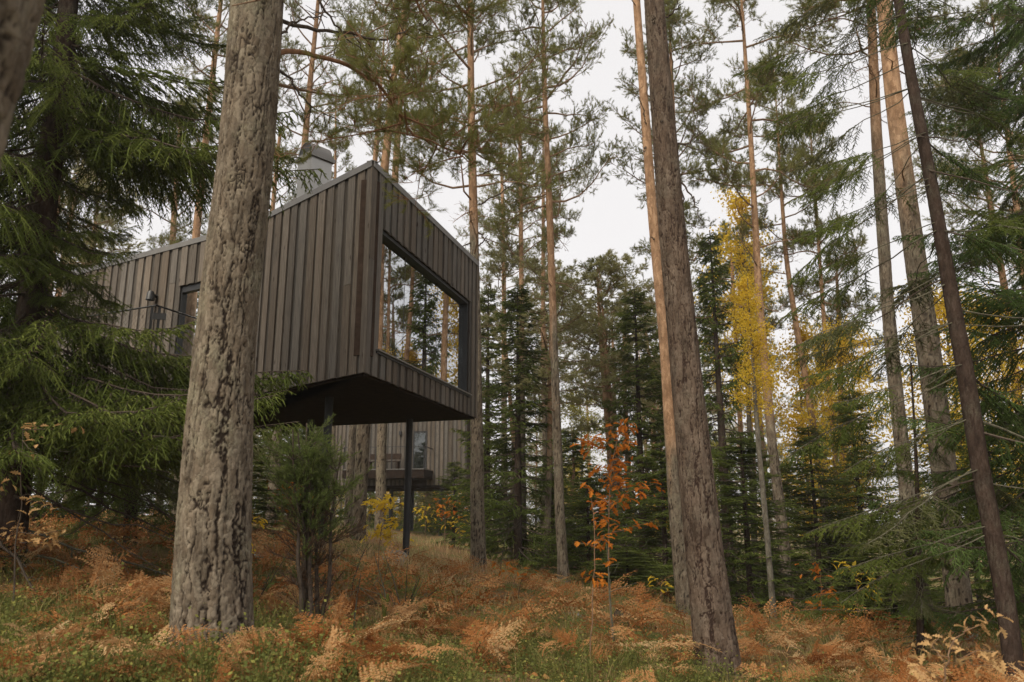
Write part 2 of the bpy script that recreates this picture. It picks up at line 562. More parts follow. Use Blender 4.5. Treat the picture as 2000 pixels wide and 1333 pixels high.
R2 = FR + dr * 8.2
W2 = W + np.array([0.45, 0.9, 0]) / np.linalg.norm([0.45, 0.9]) * 3.6

cabin = thing('cabin', 'dark timber cabin raised on black steel posts with big panoramic window', 'cabin', tuple(H2(FL) + np.array([0, 0, ZB])))
C0 = np.array(cabin.location)
poly = [FL, FR, R2, W2, W, K]
tops = [ZTL, ZTR, ZTK + 0.0, ZTW, ZTW, ZTK]


def inset(p, q, r, d):                                  # corner p->q->r moved inward by d
    def nrm(a, b):
        t = (b - a)[:2]
        t = t / np.linalg.norm(t)
        return np.array([-t[1], t[0]])
    n1, n2 = nrm(p, q), nrm(q, r)
    b = n1 + n2
    b = b / np.dot(b, n1) * d
    return np.array([q[0] + b[0], q[1] + b[1], q[2]])


def inset_poly(P, d):
    n = len(P)
    return [inset(P[i - 1], P[i], P[(i + 1) % n], d) for i in range(n)]


core = inset_poly(poly, 0.045)
core2 = inset_poly(poly, 0.20)
room_in = inset_poly(poly, 0.22)


def prism(P, z0s, z1s, geo, mat=0, top=True, bottom=True):
    n = len(P)
    v = [np.array([p[0], p[1], z]) - C0 for p, z in zip(P, z0s)] + [np.array([p[0], p[1], z]) - C0 for p, z in zip(P, z1s)]
    f = [[i, (i + 1) % n, n + (i + 1) % n, n + i] for i in range(n)]
    geo.add(v, f, mat)
    k = geo.n - 2 * n
    if top:
        geo.f.append((np.array([[k + n + i for i in range(n)]]), n))
        geo.m.append(np.array([mat]))
    if bottom:
        geo.f.append((np.array([[k + n - 1 - i for i in range(n)]]), n))
        geo.m.append(np.array([mat]))


# opening in the front
wTL, wTR = at_plane(743, 450, FL, FR), at_plane(920, 583, FL, FR)
wBL, wBR = at_plane(735, 690, FL, FR), at_plane(917, 770, FL, FR)
fd = (FR - FL) / np.linalg.norm(FR - FL)
fn = np.array([fd[1], -fd[0], 0])                       # outward normal of the front
FWID = np.linalg.norm(FR - FL)
S0 = (np.dot(wTL - FL, fd) + np.dot(wBL - FL, fd)) / 2
S1 = (np.dot(wTR - FL, fd) + np.dot(wBR - FL, fd)) / 2
WZ1 = (wTL[2] + wTR[2]) / 2
WZ0 = (wBL[2] + wBR[2]) / 2

# floor slab, roof, walls behind the cladding
g = Geo()
prism(inset_poly(poly, 0.05), [ZB - 0.03] * 6, [ZB + 0.24] * 6, g)
ud = [0]
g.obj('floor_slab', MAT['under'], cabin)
# underside boards
g = Geo()
ax = dr / np.linalg.norm(dr)
pn = np.array([-ax[1], ax[0], 0])
for k in range(0, 60):
    o = FR - C0 - pn * 0 + (-1) * np.array([0, 0, 0.0])
roof = Geo()
rp = inset_poly(poly, 0.05)
prism(rp, [t - 0.22 for t in tops], [t - 0.035 for t in tops], roof)
roof_o = roof.obj('roof', MAT['backing'], cabin)


def wall_slab(A, B, zA0, zB0, zA1, zB1, thick, name, mat):
    t = (B - A)[:2]
    t = t / np.linalg.norm(t)
    n = np.array([-t[1], t[0], 0]) * thick
    v = [A + [0, 0, zA0 - A[2]], B + [0, 0, zB0 - B[2]], B + [0, 0, zB1 - B[2]], A + [0, 0, zA1 - A[2]]]
    v = [np.array(x) - C0 for x in v]
    v += [x + n for x in v]
    g = Geo()
    g.add(v, [[0, 1, 2, 3], [5, 4, 7, 6], [0, 4, 5, 1], [1, 5, 6, 2], [2, 6, 7, 3], [3, 7, 4, 0]])
    return g.obj(name, mat, cabin)


cFL, cFR, cR2, cW2, cW, cK = core
# right, back, end walls: whole slabs
for (A, B, tA, tB) in ((cFR, cR2, ZTR, ZTK), (cR2, cW2, ZTK, ZTW), (cW2, cW, ZTW, ZTW)):
    wall_slab(A, B, ZB + 0.24, ZB + 0.24, tA - 0.22, tB - 0.22, 0.15, 'wall', MAT['backing'])
# left wall before the kink: whole
wall_slab(cK, cFL, ZB + 0.24, ZB + 0.24, ZTK - 0.22, ZTL - 0.22, 0.15, 'wall', MAT['backing'])
# front wall around the window
cfd = (cFR - cFL) / np.linalg.norm(cFR - cFL)
off = np.dot(cFL - FL, cfd)
cl = np.linalg.norm(cFR - cFL)


def fp(s):                                              # along the front core line, s measured as on the outer line
    return cFL + cfd * (s - off)


ft = lambda s: ZTL + (ZTR - ZTL) * s / FWID
wall_slab(cFL, fp(S0 - 0.03), ZB + 0.24, ZB + 0.24, ft(0) - 0.22, ft(S0) - 0.22, 0.15, 'wall', MAT['backing'])
wall_slab(fp(S1 + 0.03), cFR, ZB + 0.24, ZB + 0.24, ft(S1) - 0.22, ft(FWID) - 0.22, 0.15, 'wall', MAT['backing'])
wall_slab(fp(S0 - 0.028), fp(S1 + 0.028), ZB + 0.24, ZB + 0.24, WZ0 - 0.03, WZ0 - 0.03, 0.15, 'wall', MAT['backing'])
wall_slab(fp(S0 - 0.028), fp(S1 + 0.028), WZ1 + 0.03, WZ1 + 0.03, ft(S0) - 0.22, ft(S1) - 0.22, 0.15, 'wall', MAT['backing'])

# door in the wing wall
wd = (W - K) / np.linalg.norm(W - K)
DP = at_plane(345, 560, K, W)
DS1 = np.linalg.norm((DP - K)[:2])                       # far jamb (left in view), measured from the kink
DS0 = DS1 - 1.0
DZ0, DZ1 = ZB + 0.22, DP[2]
cwd = (cW - cK) / np.linalg.norm(cW - cK)
woff = np.dot(cK - K, cwd)
wp = lambda s: cK + cwd * (s - woff)
WL = np.linalg.norm(W - K)
wt = lambda s: ZTK + (ZTW - ZTK) * s / WL
wall_slab(wp(DS0), cK, ZB + 0.24, ZB + 0.24, wt(DS0) - 0.22, wt(0) - 0.22, 0.15, 'wall', MAT['backing'])
wall_slab(cW, wp(DS1), ZB + 0.24, ZB + 0.24, wt(WL) - 0.22, wt(DS1) - 0.22, 0.15, 'wall', MAT['backing'])
wall_slab(wp(DS1), wp(DS0), DZ1, DZ1, wt(DS1) - 0.22, wt(DS0) - 0.22, 0.15, 'wall', MAT['backing'])


def board_box(A, t, n, s0, s1, z0, z1, thick, proud, parent, name, mat, C=C0, skew=0.0):
    """a plank on a wall line: from s0 to s1 along t, z0 to z1, back face proud by `proud` from the line along n (outward)"""
    g = Geo()
    b = 0.003
    c0 = A + t * s0 + n * proud
    cx = (s0 + s1) / 2
    o = A + t * cx + n * (proud + thick / 2)
    hw, ht = (s1 - s0) / 2, thick / 2
    prof = [(-hw, -ht), (hw, -ht), (hw, ht - b), (hw - b, ht), (-hw + b, ht), (-hw, ht - b)]
    zz = (z0, z1)
    v = []
    for z in zz:
        for (a, c) in prof:
            v.append(t * a + n * c + np.array([0, 0, z - (z0 + z1) / 2]))
    k = len(prof)
    g.add(v, [[i, (i + 1) % k, k + (i + 1) % k, k + i] for i in range(k)])
    g.f.append((np.array([[k + i for i in range(k)]]), k))
    g.m.append(np.array([0]))
    g.f.append((np.array([[k - 1 - i for i in range(k)]]), k))
    g.m.append(np.array([0]))
    loc = o.copy()
    loc[2] = (z0 + z1) / 2
    ob = g.obj(name, mat, parent, tuple(loc - C))
    ob.rotation_euler = (random.uniform(-.002, .002), random.uniform(-.002, .002), 0)
    return ob


PITCHB, COVER = 0.237, 0.152


def clad(A, B, topf, cuts, z_low, start=0.0, end_trim=0.0, under_in=0.043):
    """cover boards over recessed under boards along A->B; cuts = [(s0, s1, z0, z1)] openings"""
    L = np.linalg.norm((B - A)[:2])
    t = (B - A) / L
    t[2] = 0
    n = np.array([t[1], -t[0], 0])
    s = start
    while s < L - end_trim - 0.03:
        cov = COVER + random.uniform(-.022, .02)
        step = PITCHB + random.uniform(-.03, .03)
        for (a, b, proud, nm) in ((s, min(s + cov, L - end_trim), -0.022 + random.uniform(0, .004), 'board'), (s + cov - 0.02, min(s + step + 0.02, L - end_trim), -0.043, 'under_board')):
            if b - a < 0.03:
                continue
            m = (a + b) / 2
            spans = [(z_low + random.uniform(-.004, .004), topf(m) - 0.03)]
            for (c0, c1, q0, q1) in cuts:
                if c0 < m < c1:
                    ns = []
                    for (u0, u1) in spans:
                        if q0 - u0 > 0.03:
                            ns.append((u0, q0))
                        if u1 - q1 > 0.03:
                            ns.append((q1, u1))
                    spans = ns
            if nm == 'board' and random.random() < .3:        # a butt joint in a long board
                ns = []
                for (u0, u1) in spans:
                    if u1 - u0 > 1.8:
                        j = u0 + (u1 - u0) * random.uniform(.25, .8)
                        ns += [(u0, j - .003), (j + .003, u1)]
                    else:
                        ns.append((u0, u1))
                spans = ns
            for (u0, u1) in spans:
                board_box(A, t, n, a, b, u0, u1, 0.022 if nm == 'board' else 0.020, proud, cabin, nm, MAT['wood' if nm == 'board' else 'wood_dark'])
        s += step


# left wall, front, wing
clad(K, FL, lambda s: ZTK + (ZTL - ZTK) * s / np.linalg.norm(FL - K), [], ZB, start=0.03, end_trim=0.0)
clad(FL, FR, ft, [(S0, S1, WZ0, WZ1)], ZB, start=0.004)
clad(W, K, lambda s: wt(WL - s), [(WL - DS1, WL - DS0, DZ0 - 0.2, DZ1)], ZB, start=0.05, end_trim=0.0)
clad(FR, R2, lambda s: ZTR + (ZTK - ZTR) * s / 8.2, [], ZB, start=0.02)

# metal edge along the roof
def flashing(A, B, zA, zB, name='roof_flashing'):
    t = (B - A)[:2]
    L = np.linalg.norm(t)
    t = np.array([t[0], t[1], 0]) / L
    n = np.array([t[1], -t[0], 0])
    g = Geo()
    P = []
    for (q, z) in ((A, zA), (B, zB)):
        for (o, h) in ((0.012, -0.075), (0.016, -0.075), (0.016, 0.018), (-0.10, 0.022), (-0.10, 0.012), (0.012, 0.012)):
            P.append(np.array([q[0], q[1], z + h]) + n * o - C0)
    k = 6
    g.add(P, [[i, (i + 1) % k, k + (i + 1) % k, k + i] for i in range(k)])
    for e in ((0, 1, 2, 5), (2, 3, 4, 5), (11, 8, 7, 6), (11, 10, 9, 8)):
        g.f.append((np.array([list(e)]), 4))
        g.m.append(np.array([0]))
    return g.obj(name, MAT['zinc'], cabin)


flashing(K, FL, ZTK, ZTL)
flashing(FL + fd * 0.0165, FR, ZTL + 0.003, ZTR)
flashing(W, K, ZTW, ZTK - 0.004)
flashing(FR, R2, ZTR - 0.003, ZTK)

# window: reveal, sill, frame, three panes
INN = -0.13
def fpt(s, z, o):
    return np.array([*(FL + fd * s)[:2], z]) + fn * o - C0


def fbox(s0, s1, z0, z1, o0, o1, name, mat, parent=None):
    g = Geo()
    v = [fpt(s, z, o) for s in (s0, s1) for o in (o0, o1) for z in (z0, z1)]
    g.add(v, [[0, 2, 3, 1], [4, 5, 7, 6], [0, 4, 6, 2], [1, 3, 7, 5], [0, 1, 5, 4], [2, 6, 7, 3]])
    return g.obj(name, mat, parent or cabin)


win = fbox(S0, S1, WZ0 - 0.03, WZ0 - 0.002, -0.30, 0.02, 'window', MAT['frame'])
tag(win, 'three pane panoramic window reflecting the forest')
sill = fbox(S0 - 0.01, S1 + 0.01, WZ0 + 0.0, WZ0 + 0.022, -0.12, 0.045, 'sill', MAT['zinc'], win)
fbox(S0, S0 + 0.022, WZ0 + 0.022, WZ1 - 0.05, INN - 0.05, -0.05, 'frame', MAT['frame'], win)
fbox(S1 - 0.035, S1, WZ0 + 0.022, WZ1 - 0.05, INN - 0.05, -0.05, 'frame', MAT['frame'], win)
fbox(S0, S1, WZ1 - 0.05, WZ1 + 0.0, INN - 0.05, -0.046, 'frame', MAT['frame'], win)
p1 = np.dot(at_plane(806, 560, FL, FR) - FL, fd)
p2 = np.dot(at_plane(868, 600, FL, FR) - FL, fd)
ed = [S0 + 0.022, p1, p2, S1 - 0.035]
for i in range(3):
    fbox(ed[i] + 0.006, ed[i + 1] - 0.006, WZ0 + 0.022, WZ1 - 0.05, INN - 0.02, INN, 'pane', MAT['glass'], win)
for s in (p1, p2):
    fbox(s - 0.006, s + 0.006, WZ0 + 0.022, WZ1 - 0.05, INN - 0.022, INN + 0.002, 'joint', MAT['frame'], win)

# interior floor, ceiling lining and back partition so that the room is closed
g = Geo()
prism(room_in, [ZB + 0.245] * 6, [ZB + 0.27] * 6, g)
g.obj('floor_boards', MAT['interior'], cabin)
pA, pB = room_in[5] + dr * 0.0, room_in[2] - dr * 4.2
wall_slab(pB, room_in[5], ZB + 0.27, ZB + 0.27, ZTK - 0.24, ZTK - 0.24, 0.08, 'partition', MAT['interior'])
# inner door of the wing: frame, leaf, pane, handle
def wpt(s, z, o):
    t = wd
    n = np.array([-t[1], t[0], 0])                       # outward (towards the camera side)
    if np.dot(n, CAM - K) < 0:
        n = -n
    return np.array([*(K + t * s)[:2], z]) + n * o - C0


def wbox(s0, s1, z0, z1, o0, o1, name, mat, parent=None):
    g = Geo()
    v = [wpt(s, z, o) for s in (s0, s1) for o in (o0, o1) for z in (z0, z1)]
    g.add(v, [[0, 2, 3, 1], [4, 5, 7, 6], [0, 4, 6, 2], [1, 3, 7, 5], [0, 1, 5, 4], [2, 6, 7, 3]])
    return g.obj(name, mat, parent or cabin)


door = wbox(DS1 - 0.10, DS1 - 0.012, DZ0, DZ1 - 0.012, -0.16, -0.05, 'door', MAT['frame'])
tag(door, 'glazed dark framed door on the landing')
wbox(DS0 + 0.012, DS0 + 0.10, DZ0, DZ1 - 0.012, -0.16, -0.05, 'frame', MAT['frame'], door)
wbox(DS0 + 0.10, DS1 - 0.10, DZ1 - 0.11, DZ1 - 0.012, -0.16, -0.05, 'frame', MAT['frame'], door)
wbox(DS0 + 0.10, DS1 - 0.10, DZ0, DZ0 + 0.14, -0.16, -0.05, 'frame', MAT['frame'], door)
wbox(DS0 + 0.10, DS1 - 0.10, DZ0 + 0.14, DZ1 - 0.11, -0.115, -0.1, 'pane', MAT['glass'], door)
wbox(DS1 - 0.085, DS1 - 0.045, DZ0 + 0.95, DZ0 + 1.15, -0.05, -0.035, 'handle', MAT['zinc'], door)
wbox(DS1 - 0.18, DS1 - 0.05, DZ0 + 1.06, DZ0 + 1.085, -0.035, -0.0, 'handle', MAT['zinc'], door)

# chimney: square metal shaft, lipped collar and an arched cowl
chs = np.linalg.norm((at_plane(600, 395, K, FL) - FL)[:2])
chc = FL - (FL - K) / np.linalg.norm(FL - K) * chs
cdir = -d1
cnrm = np.array([cdir[1], -cdir[0], 0])
if np.dot(cnrm, CAM - FL) < 0:
    cnrm = -cnrm
chc = chc - cnrm * 0.62
CHZ = at(613, 316, chc[1])[2]
chR = at(613, 360, chc[1])
cc = np.array([chR[0], chc[1], 0]) - np.array([C0[0], C0[1], 0])
axes = np.array([cdir, cnrm, [0, 0, 1]])
cw = 0.37
g = Geo()
zr = (ZTK + ZTL) / 2 - 0.25 - C0[2]
zt = CHZ - C0[2]
g.box(cc + [0, 0, (zr + zt) / 2], (cw, cw, zt - zr), axes=axes)
ch = g.obj('chimney', MAT['steel'], cabin)
tag(ch, 'square galvanised chimney with arched cowl')
g = Geo()
g.box(cc + [0, 0, zt + 0.005], (cw + 0.07, cw + 0.07, 0.06), axes=axes)
g.box(cc + [0, 0, zt + 0.045], (cw + 0.04, cw + 0.04, 0.03), axes=axes)
g.obj('collar', MAT['zinc'], ch)
g = Geo()
nn = 14
arc = [(-math.cos(math.pi * i / nn) * cw * 0.5, math.sin(math.pi * i / nn) * 0.2) for i in range(nn + 1)]
v = []
for (sg, rr) in ((-1, 1.0), (1, 1.0), (1, 0.955), (-1, 0.955)):
    for (a, h) in arc:
        v.append(cc + cdir * a * rr + cnrm * sg * cw * 0.5 + np.array([0, 0, zt + 0.06 + h * rr]))
m_ = nn + 1
fs = []
for i in range(nn):
    fs += [[i, i + 1, m_ + i + 1, m_ + i], [m_ + i, m_ + i + 1, 2 * m_ + i + 1, 2 * m_ + i], [2 * m_ + i, 2 * m_ + i + 1, 3 * m_ + i + 1, 3 * m_ + i], [3 * m_ + i, 3 * m_ + i + 1, i + 1, i]]
g.add(v, fs)
g.obj('cowl', MAT['zinc'], ch)
g = Geo()
v = []
for sg in (-0.96, 0.96):
    v += [cc + cdir * a * 0.94 + cnrm * sg * cw * 0.5 + np.array([0, 0, zt + 0.062 + h * 0.94]) for (a, h) in arc]
g.add(v, [[i, i + 1, m_ + i + 1, m_ + i] for i in range(nn)])
for k in (0, 1):
    g.f.append((np.array([[k * m_ + i for i in range(m_)]]), m_))
    g.m.append(np.array([0]))
g.obj('cowl_shade', MAT['black_metal'], ch)  # solid black fill painting the shade inside the open cowl

# steel posts and the beams they carry
def post(px, py, D, r, ztop):
    p = at(px, py, D)
    zb = gz(p[0], p[1]) - 0.15
    g = Geo()
    g.tube([(0, 0, zb - C0[2]), (0, 0, ztop - C0[2])], r, 20)
    o = g.obj('post', MAT['black_metal'], cabin, (p[0] - C0[0], p[1] - C0[1], 0), smooth=True)
    g = Geo()
    g.tube([(0, 0, zb + 0.13 - C0[2]), (0, 0, zb + 0.19 - C0[2])], r * 1.9, 16)
    g.obj('foot_plate', MAT['black_metal'], o)


post(798, 900, 14.55, 0.062, ZB)
post(637, 900, 11.9, 0.062, ZB)
post(607, 840, 14.6, 0.06, ZB)
post(432, 840, 13.6, 0.06, ZB)
post(400, 840, 14.4, 0.06, ZB)

# chair behind the glass
ci = FL + fd * (S0 + 0.62) - fn * 0.6
chair = thing('wooden_armchair', 'pale wooden armchair with white throw just inside the big window', 'chair', (ci[0], ci[1], ZB + 0.27))
def cpart(name, boxes, mat):
    g = Geo()
    for (c, s) in boxes:
        g.box(np.array([c[0] * fd[0] - c[1] * fn[0], c[0] * fd[1] - c[1] * fn[1], c[2]]), s, axes=np.array([fd, -fn, [0, 0, 1]]))
    g.obj(name, mat, chair)
ah = WZ0 - ZB - 0.27 + 0.22
cpart('armrest', [((0, -0.32, ah), (0.85, 0.09, 0.05))], MAT['light_wood'])
cpart('armrest', [((0, 0.32, ah), (0.85, 0.09, 0.05))], MAT['light_wood'])
for a in (-0.36, 0.36):
    for b in (-0.32, 0.32):
        cpart('leg', [((a, b, (ah - 0.02) / 2), (0.045, 0.045, ah - 0.02))], MAT['light_wood'])
cpart('seat', [((0, 0, ah - 0.25), (0.7, 0.58, 0.12))], MAT['cloth'])
cpart('backrest', [((-0.33, 0, ah + 0.12), (0.1, 0.56, 0.6))], MAT['cloth'])

# landing with cable-net railing, lamp by the door
ZRAIL = at(306, 597, 11.6)[2]
rc = at(306, 597, 11.6)
ra = at_z(150, 622, ZRAIL)
rb = at_z(420, 634, ZRAIL)
ZD = ZRAIL - 1.1
g = Geo()
far_a = ra + (W - K) / np.linalg.norm(W - K) * 0.2
pa = at_plane(150, 622, K, W)
pb = at_plane(420, 634, K, W)
quad = [H2(rc), H2(rb), H2(pb), H2(pa), H2(ra)]
v = [q + [0, 0, ZD - 0.14] - C0 for q in quad] + [q + [0, 0, ZD] - C0 for q in quad]
g.add(v, [[i, (i + 1) % 5, 5 + (i + 1) % 5, 5 + i] for i in range(5)])
for ks in ([9, 8, 7, 6, 5], [0, 1, 2, 3, 4]):
    g.f.append((np.array([ks]), 5))
    g.m.append(np.array([0]))
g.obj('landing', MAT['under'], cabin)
rail = Geo()
rail.tube([ra - C0, rc - C0], 0.014, 6)
rail.tube([rc - C0, rb - C0], 0.014, 6)
railo = rail.obj('railing', MAT['black_metal'], cabin)
for q in (rc + (ra - rc) * 0.05, rc + (rb - rc) * 0.05, ra, rb):
    g = Geo()
    g.box((q[0] - C0[0], q[1] - C0[1], (ZD + ZRAIL) / 2 - C0[2]), (0.04, 0.04, ZRAIL - ZD), 0.4)
    g.obj('baluster', MAT['black_metal'], railo)
g = Geo()
for (a, b) in ((ra, rc), (rc, rb)):
    L = np.linalg.norm((b - a)[:2])
    t = (b - a) / L
    hgt = ZRAIL - ZD - 0.08
    k = -hgt
    while k < L:
        for sg in (1, -1):
            s0, s1 = (k, k + hgt)
            c0, c1 = max(s0, 0), min(s1, L)
            if c1 > c0:
                z0 = (c0 - s0) if sg > 0 else hgt - (c0 - s0)
                z1 = (c1 - s0) if sg > 0 else hgt - (c1 - s0)
                g.tube([a + t * c0 + [0, 0, ZD + z0 + 0.04 - ZRAIL] - C0, a + t * c1 + [0, 0, ZD + z1 + 0.04 - ZRAIL] - C0], 0.0013, 3)
        k += 0.09
g.obj('wire_net', MAT['frame'], railo)
q = rc + (rb - rc) * 0.07
g = Geo()
g.box((q[0] - C0[0], q[1] - C0[1] - 0.04, ZRAIL - 0.16 - C0[2]), (0.2, 0.02, 0.1), 0.2)
g.obj('plate', MAT['black_metal'], railo)
g = Geo()
lp = at_plane(306, 582, K, W) - C0
wn = wpt(0, 0, 1) - wpt(0, 0, 0)
g.tube([lp + [0, 0, 0.02], lp + wn * 0.1 + [0, 0, 0.03]], 0.03, 10)
lam = g.obj('wall_lamp', MAT['frame'], cabin)
g = Geo()
g.tube([lp + wn * 0.12 + [0, 0, 0.085], lp + wn * 0.12 + [0, 0, 0.05], lp + wn * 0.12 + [0, 0, -0.07]], [0.045, 0.06, 0.075], 14)
g.obj('lamp_shade', MAT['frame'], lam, smooth=True)

# ------------------------------------------------------------------ the second cabin, further up the slope
ND = 42.0
nA, nB = at(600, 948, ND + 1.5), at(912, 950, ND)
NZ = (nA[2] + nB[2]) / 2
nt_ = (nB - nA)
nt_[2] = 0
NL = np.linalg.norm(nt_)
nt_ /= NL
nn_ = np.array([nt_[1], -nt_[0], 0])
NTOP = NZ + 3.5
far_c = thing('cabin', 'distant timber cabin on posts seen beneath the nearer cabin', 'cabin', (nA[0], nA[1], NZ))
NC = np.array(far_c.location)


def nbox(s0, s1, z0, z1, o0, o1, name, mat, parent=far_c):
    g = Geo()
    v = [nt_ * s + nn_ * o + [0, 0, z - NZ] for s in (s0, s1) for o in (o0, o1) for z in (z0, z1)]
    g.add(v, [[0, 2, 3, 1], [4, 5, 7, 6], [0, 4, 6, 2], [1, 3, 7, 5], [0, 1, 5, 4], [2, 6, 7, 3]])
    return g.obj(name, mat, parent)


nbox(0, NL, NZ, NTOP, -4, -0.03, 'wall', MAT['backing'])
nbox(-0.1, NL + 0.1, NTOP, NTOP + 0.1, -4.1, 0.06, 'roof', MAT['zinc'])
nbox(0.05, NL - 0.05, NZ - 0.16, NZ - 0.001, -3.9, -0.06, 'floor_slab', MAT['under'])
nds0 = np.dot(at_plane(806, 880, nA, nB) - nA, nt_)
nds1 = nds0 + 0.78
s = 0.0
while s < NL - 0.15:
    if not (nds0 - 0.05 < s + 0.075 < nds1 + 0.05):
        board_box(nA, nt_, nn_, s, s + 0.15, NZ + 0.002, NTOP - 0.002, 0.022, 0.0, far_c, 'board', MAT['wood'], NC)
    else:
        board_box(nA, nt_, nn_, s, s + 0.15, NZ + 2.85, NTOP - 0.002, 0.022, 0.0, far_c, 'board', MAT['wood'], NC)
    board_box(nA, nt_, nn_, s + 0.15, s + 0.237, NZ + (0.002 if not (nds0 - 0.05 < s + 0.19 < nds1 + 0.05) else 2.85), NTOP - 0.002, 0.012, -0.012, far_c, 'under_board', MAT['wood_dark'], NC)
    s += 0.237
nd = nbox(nds0, nds1, NZ + 0.75, NZ + 2.85, -0.029, 0.0, 'door', MAT['frame'])
nbox(nds0 + 0.1, nds1 - 0.1, NZ + 0.9, NZ + 2.75, 0.002, 0.01, 'pane', MAT['door_glass'], nd)
dk = nbox(nds0 - 3.2, nds1 + 0.35, NZ + 0.3, NZ + 0.72, 0.03, 1.7, 'landing', MAT['under'])
nbox(nds0 - 3.2, nds1 + 0.35, NZ + 0.7201, NZ + 0.76, 0.03, 1.72, 'deck_edge', MAT['zinc'], dk)
for k in range(6):
    sx = nds0 - 3.18 + k * (nds1 + 0.3 - nds0 + 3.2) / 5
    nbox(sx, sx + 0.04, NZ + 0.76, NZ + 1.86, 1.66, 1.7, 'baluster', MAT['black_metal'], dk)
nbox(nds0 - 3.2, nds1 + 0.35, NZ + 1.86, NZ + 1.89, 1.66, 1.70, 'handrail', MAT['black_metal'], dk)
nbox(nds1 + 0.3, nds1 + 0.34, NZ + 1.86, NZ + 1.90, 0.05, 1.66, 'handrail', MAT['black_metal'], dk)
nl = nbox(nds0 - 0.75, nds0 - 0.63, NZ + 2.65, NZ + 2.85, 0.02, 0.14, 'wall_lamp', MAT['frame'])
p = nA + nt_ * (nds0 - 1.3) + nn_ * 0.55
bench = thing('bench', 'dark slatted bench on the landing of the distant cabin', 'bench', (p[0], p[1], NZ + 0.76))
for j in range(3):
    g = Geo()
    g.box(nt_ * 0 + nn_ * (0.05 + 0.13 * j) + np.array([0, 0, 0.44]), (1.7, 0.11, 0.035), axes=np.array([nt_, nn_, [0, 0, 1]]))
    g.obj('slat', MAT['backing'], bench)
g = Geo()
g.box(nn_ * (-0.04) + np.array([0, 0, 0.72]), (1.7, 0.03, 0.3), axes=np.array([nt_, nn_, [0, 0, 1]]))
g.obj('backrest', MAT['backing'], bench)
for sg in (-0.75, 0.75):
    g = Geo()
    g.box(nt_ * sg + nn_ * 0.18 + np.array([0, 0, 0.21]), (0.06, 0.4, 0.42), axes=np.array([nt_, nn_, [0, 0, 1]]))
    g.obj('leg', MAT['backing'], bench)
for (s, o) in ((np.dot(at_plane(760, 960, nA, nB) - nA, nt_), -0.4), (np.dot(at_plane(771, 960, nA, nB) - nA, nt_), -3.2), (np.dot(at_plane(858, 960, nA, nB) - nA, nt_), -0.4),
               (np.dot(at_plane(862, 960, nA, nB) - nA, nt_), -3.2), (1.0, -0.4), (1.2, -3.2)):
    q = nt_ * s + nn_ * o
    zb = gz(NC[0] + q[0], NC[1] + q[1]) - 0.2
    g = Geo()
    g.tube([(q[0], q[1], zb - NZ), (q[0], q[1], -0.1)], 0.11, 10)
    g.obj('post', MAT['black_metal'], far_c, smooth=True)
# ------------------------------------------------------------------ vegetation generators
def unit(v):
    return v / (np.linalg.norm(v, axis=-1, keepdims=True) + 1e-9)


def needles(geo, P, D, L, N, nl, nw, ang, mat, va, rg, up=0.0):
    """N flat needles along each shoot (start P, direction D, length L)"""
    P, D = np.asarray(P, float), unit(np.asarray(D, float))
    m = len(P)
    if m == 0:
        return
    L = np.broadcast_to(np.asarray(L, float), (m,))
    va = np.broadcast_to(np.asarray(va, float), (m,))
    t = (np.arange(N)[None, :] + rg.random((m, N))) / N
    ph = rg.random((m, N)) * 2 * math.pi
    ref = np.where(np.abs(D[:, 2:3]) < 0.9, np.array([[0, 0, 1.0]]), np.array([[1.0, 0, 0]]))
    U = unit(np.cross(D, ref))
    V = np.cross(D, U)
    a = ang * (0.75 + 0.5 * rg.random((m, N)))
    dirn = D[:, None] * np.cos(a)[..., None] + (np.cos(ph)[..., None] * U[:, None] + np.sin(ph)[..., None] * V[:, None]) * np.sin(a)[..., None]
    dirn[..., 2] += up
    base = P[:, None] + D[:, None] * (t * L[:, None])[..., None]
    side = unit(np.cross(dirn, rg.normal(size=(m, N, 3)))) * nw / 2
    ln = nl * (0.7 + 0.5 * rg.random((m, N)))[..., None]
    v = np.stack([base - side, base + side, base + dirn * ln], 2).reshape(-1, 3)
    k = m * N
    al = np.repeat(np.clip(va[:, None] + rg.normal(size=(m, N)) * 0.1, 0, 1).reshape(-1), 3)
    geo.add(v, np.arange(k * 3).reshape(-1, 3), mat, al)


def sticks(geo, P, Q, r0, r1, mat, a=0.5):
    """many three-sided straight twigs at once"""
    P, Q = np.asarray(P, float), np.asarray(Q, float)
    m = len(P)
    if m == 0:
        return
    D = unit(Q - P)
    ref = np.where(np.abs(D[:, 2:3]) < 0.9, np.array([[0, 0, 1.0]]), np.array([[1.0, 0, 0]]))
    U = unit(np.cross(D, ref))
    V = np.cross(D, U)
    vs = []
    for (E, r) in ((P, r0), (Q, r1)):
        r = np.broadcast_to(np.asarray(r, float), (m,))[:, None]
        for k in range(3):
            th = k * 2 * math.pi / 3
            vs.append(E + (U * math.cos(th) + V * math.sin(th)) * r)
    v = np.stack(vs, 1).reshape(-1, 3)
    b = np.arange(m)[:, None] * 6
    f = np.concatenate([b + np.array([[k, (k + 1) % 3, 3 + (k + 1) % 3, 3 + k]]) for k in range(3)])
    geo.add(v, f, mat, a)


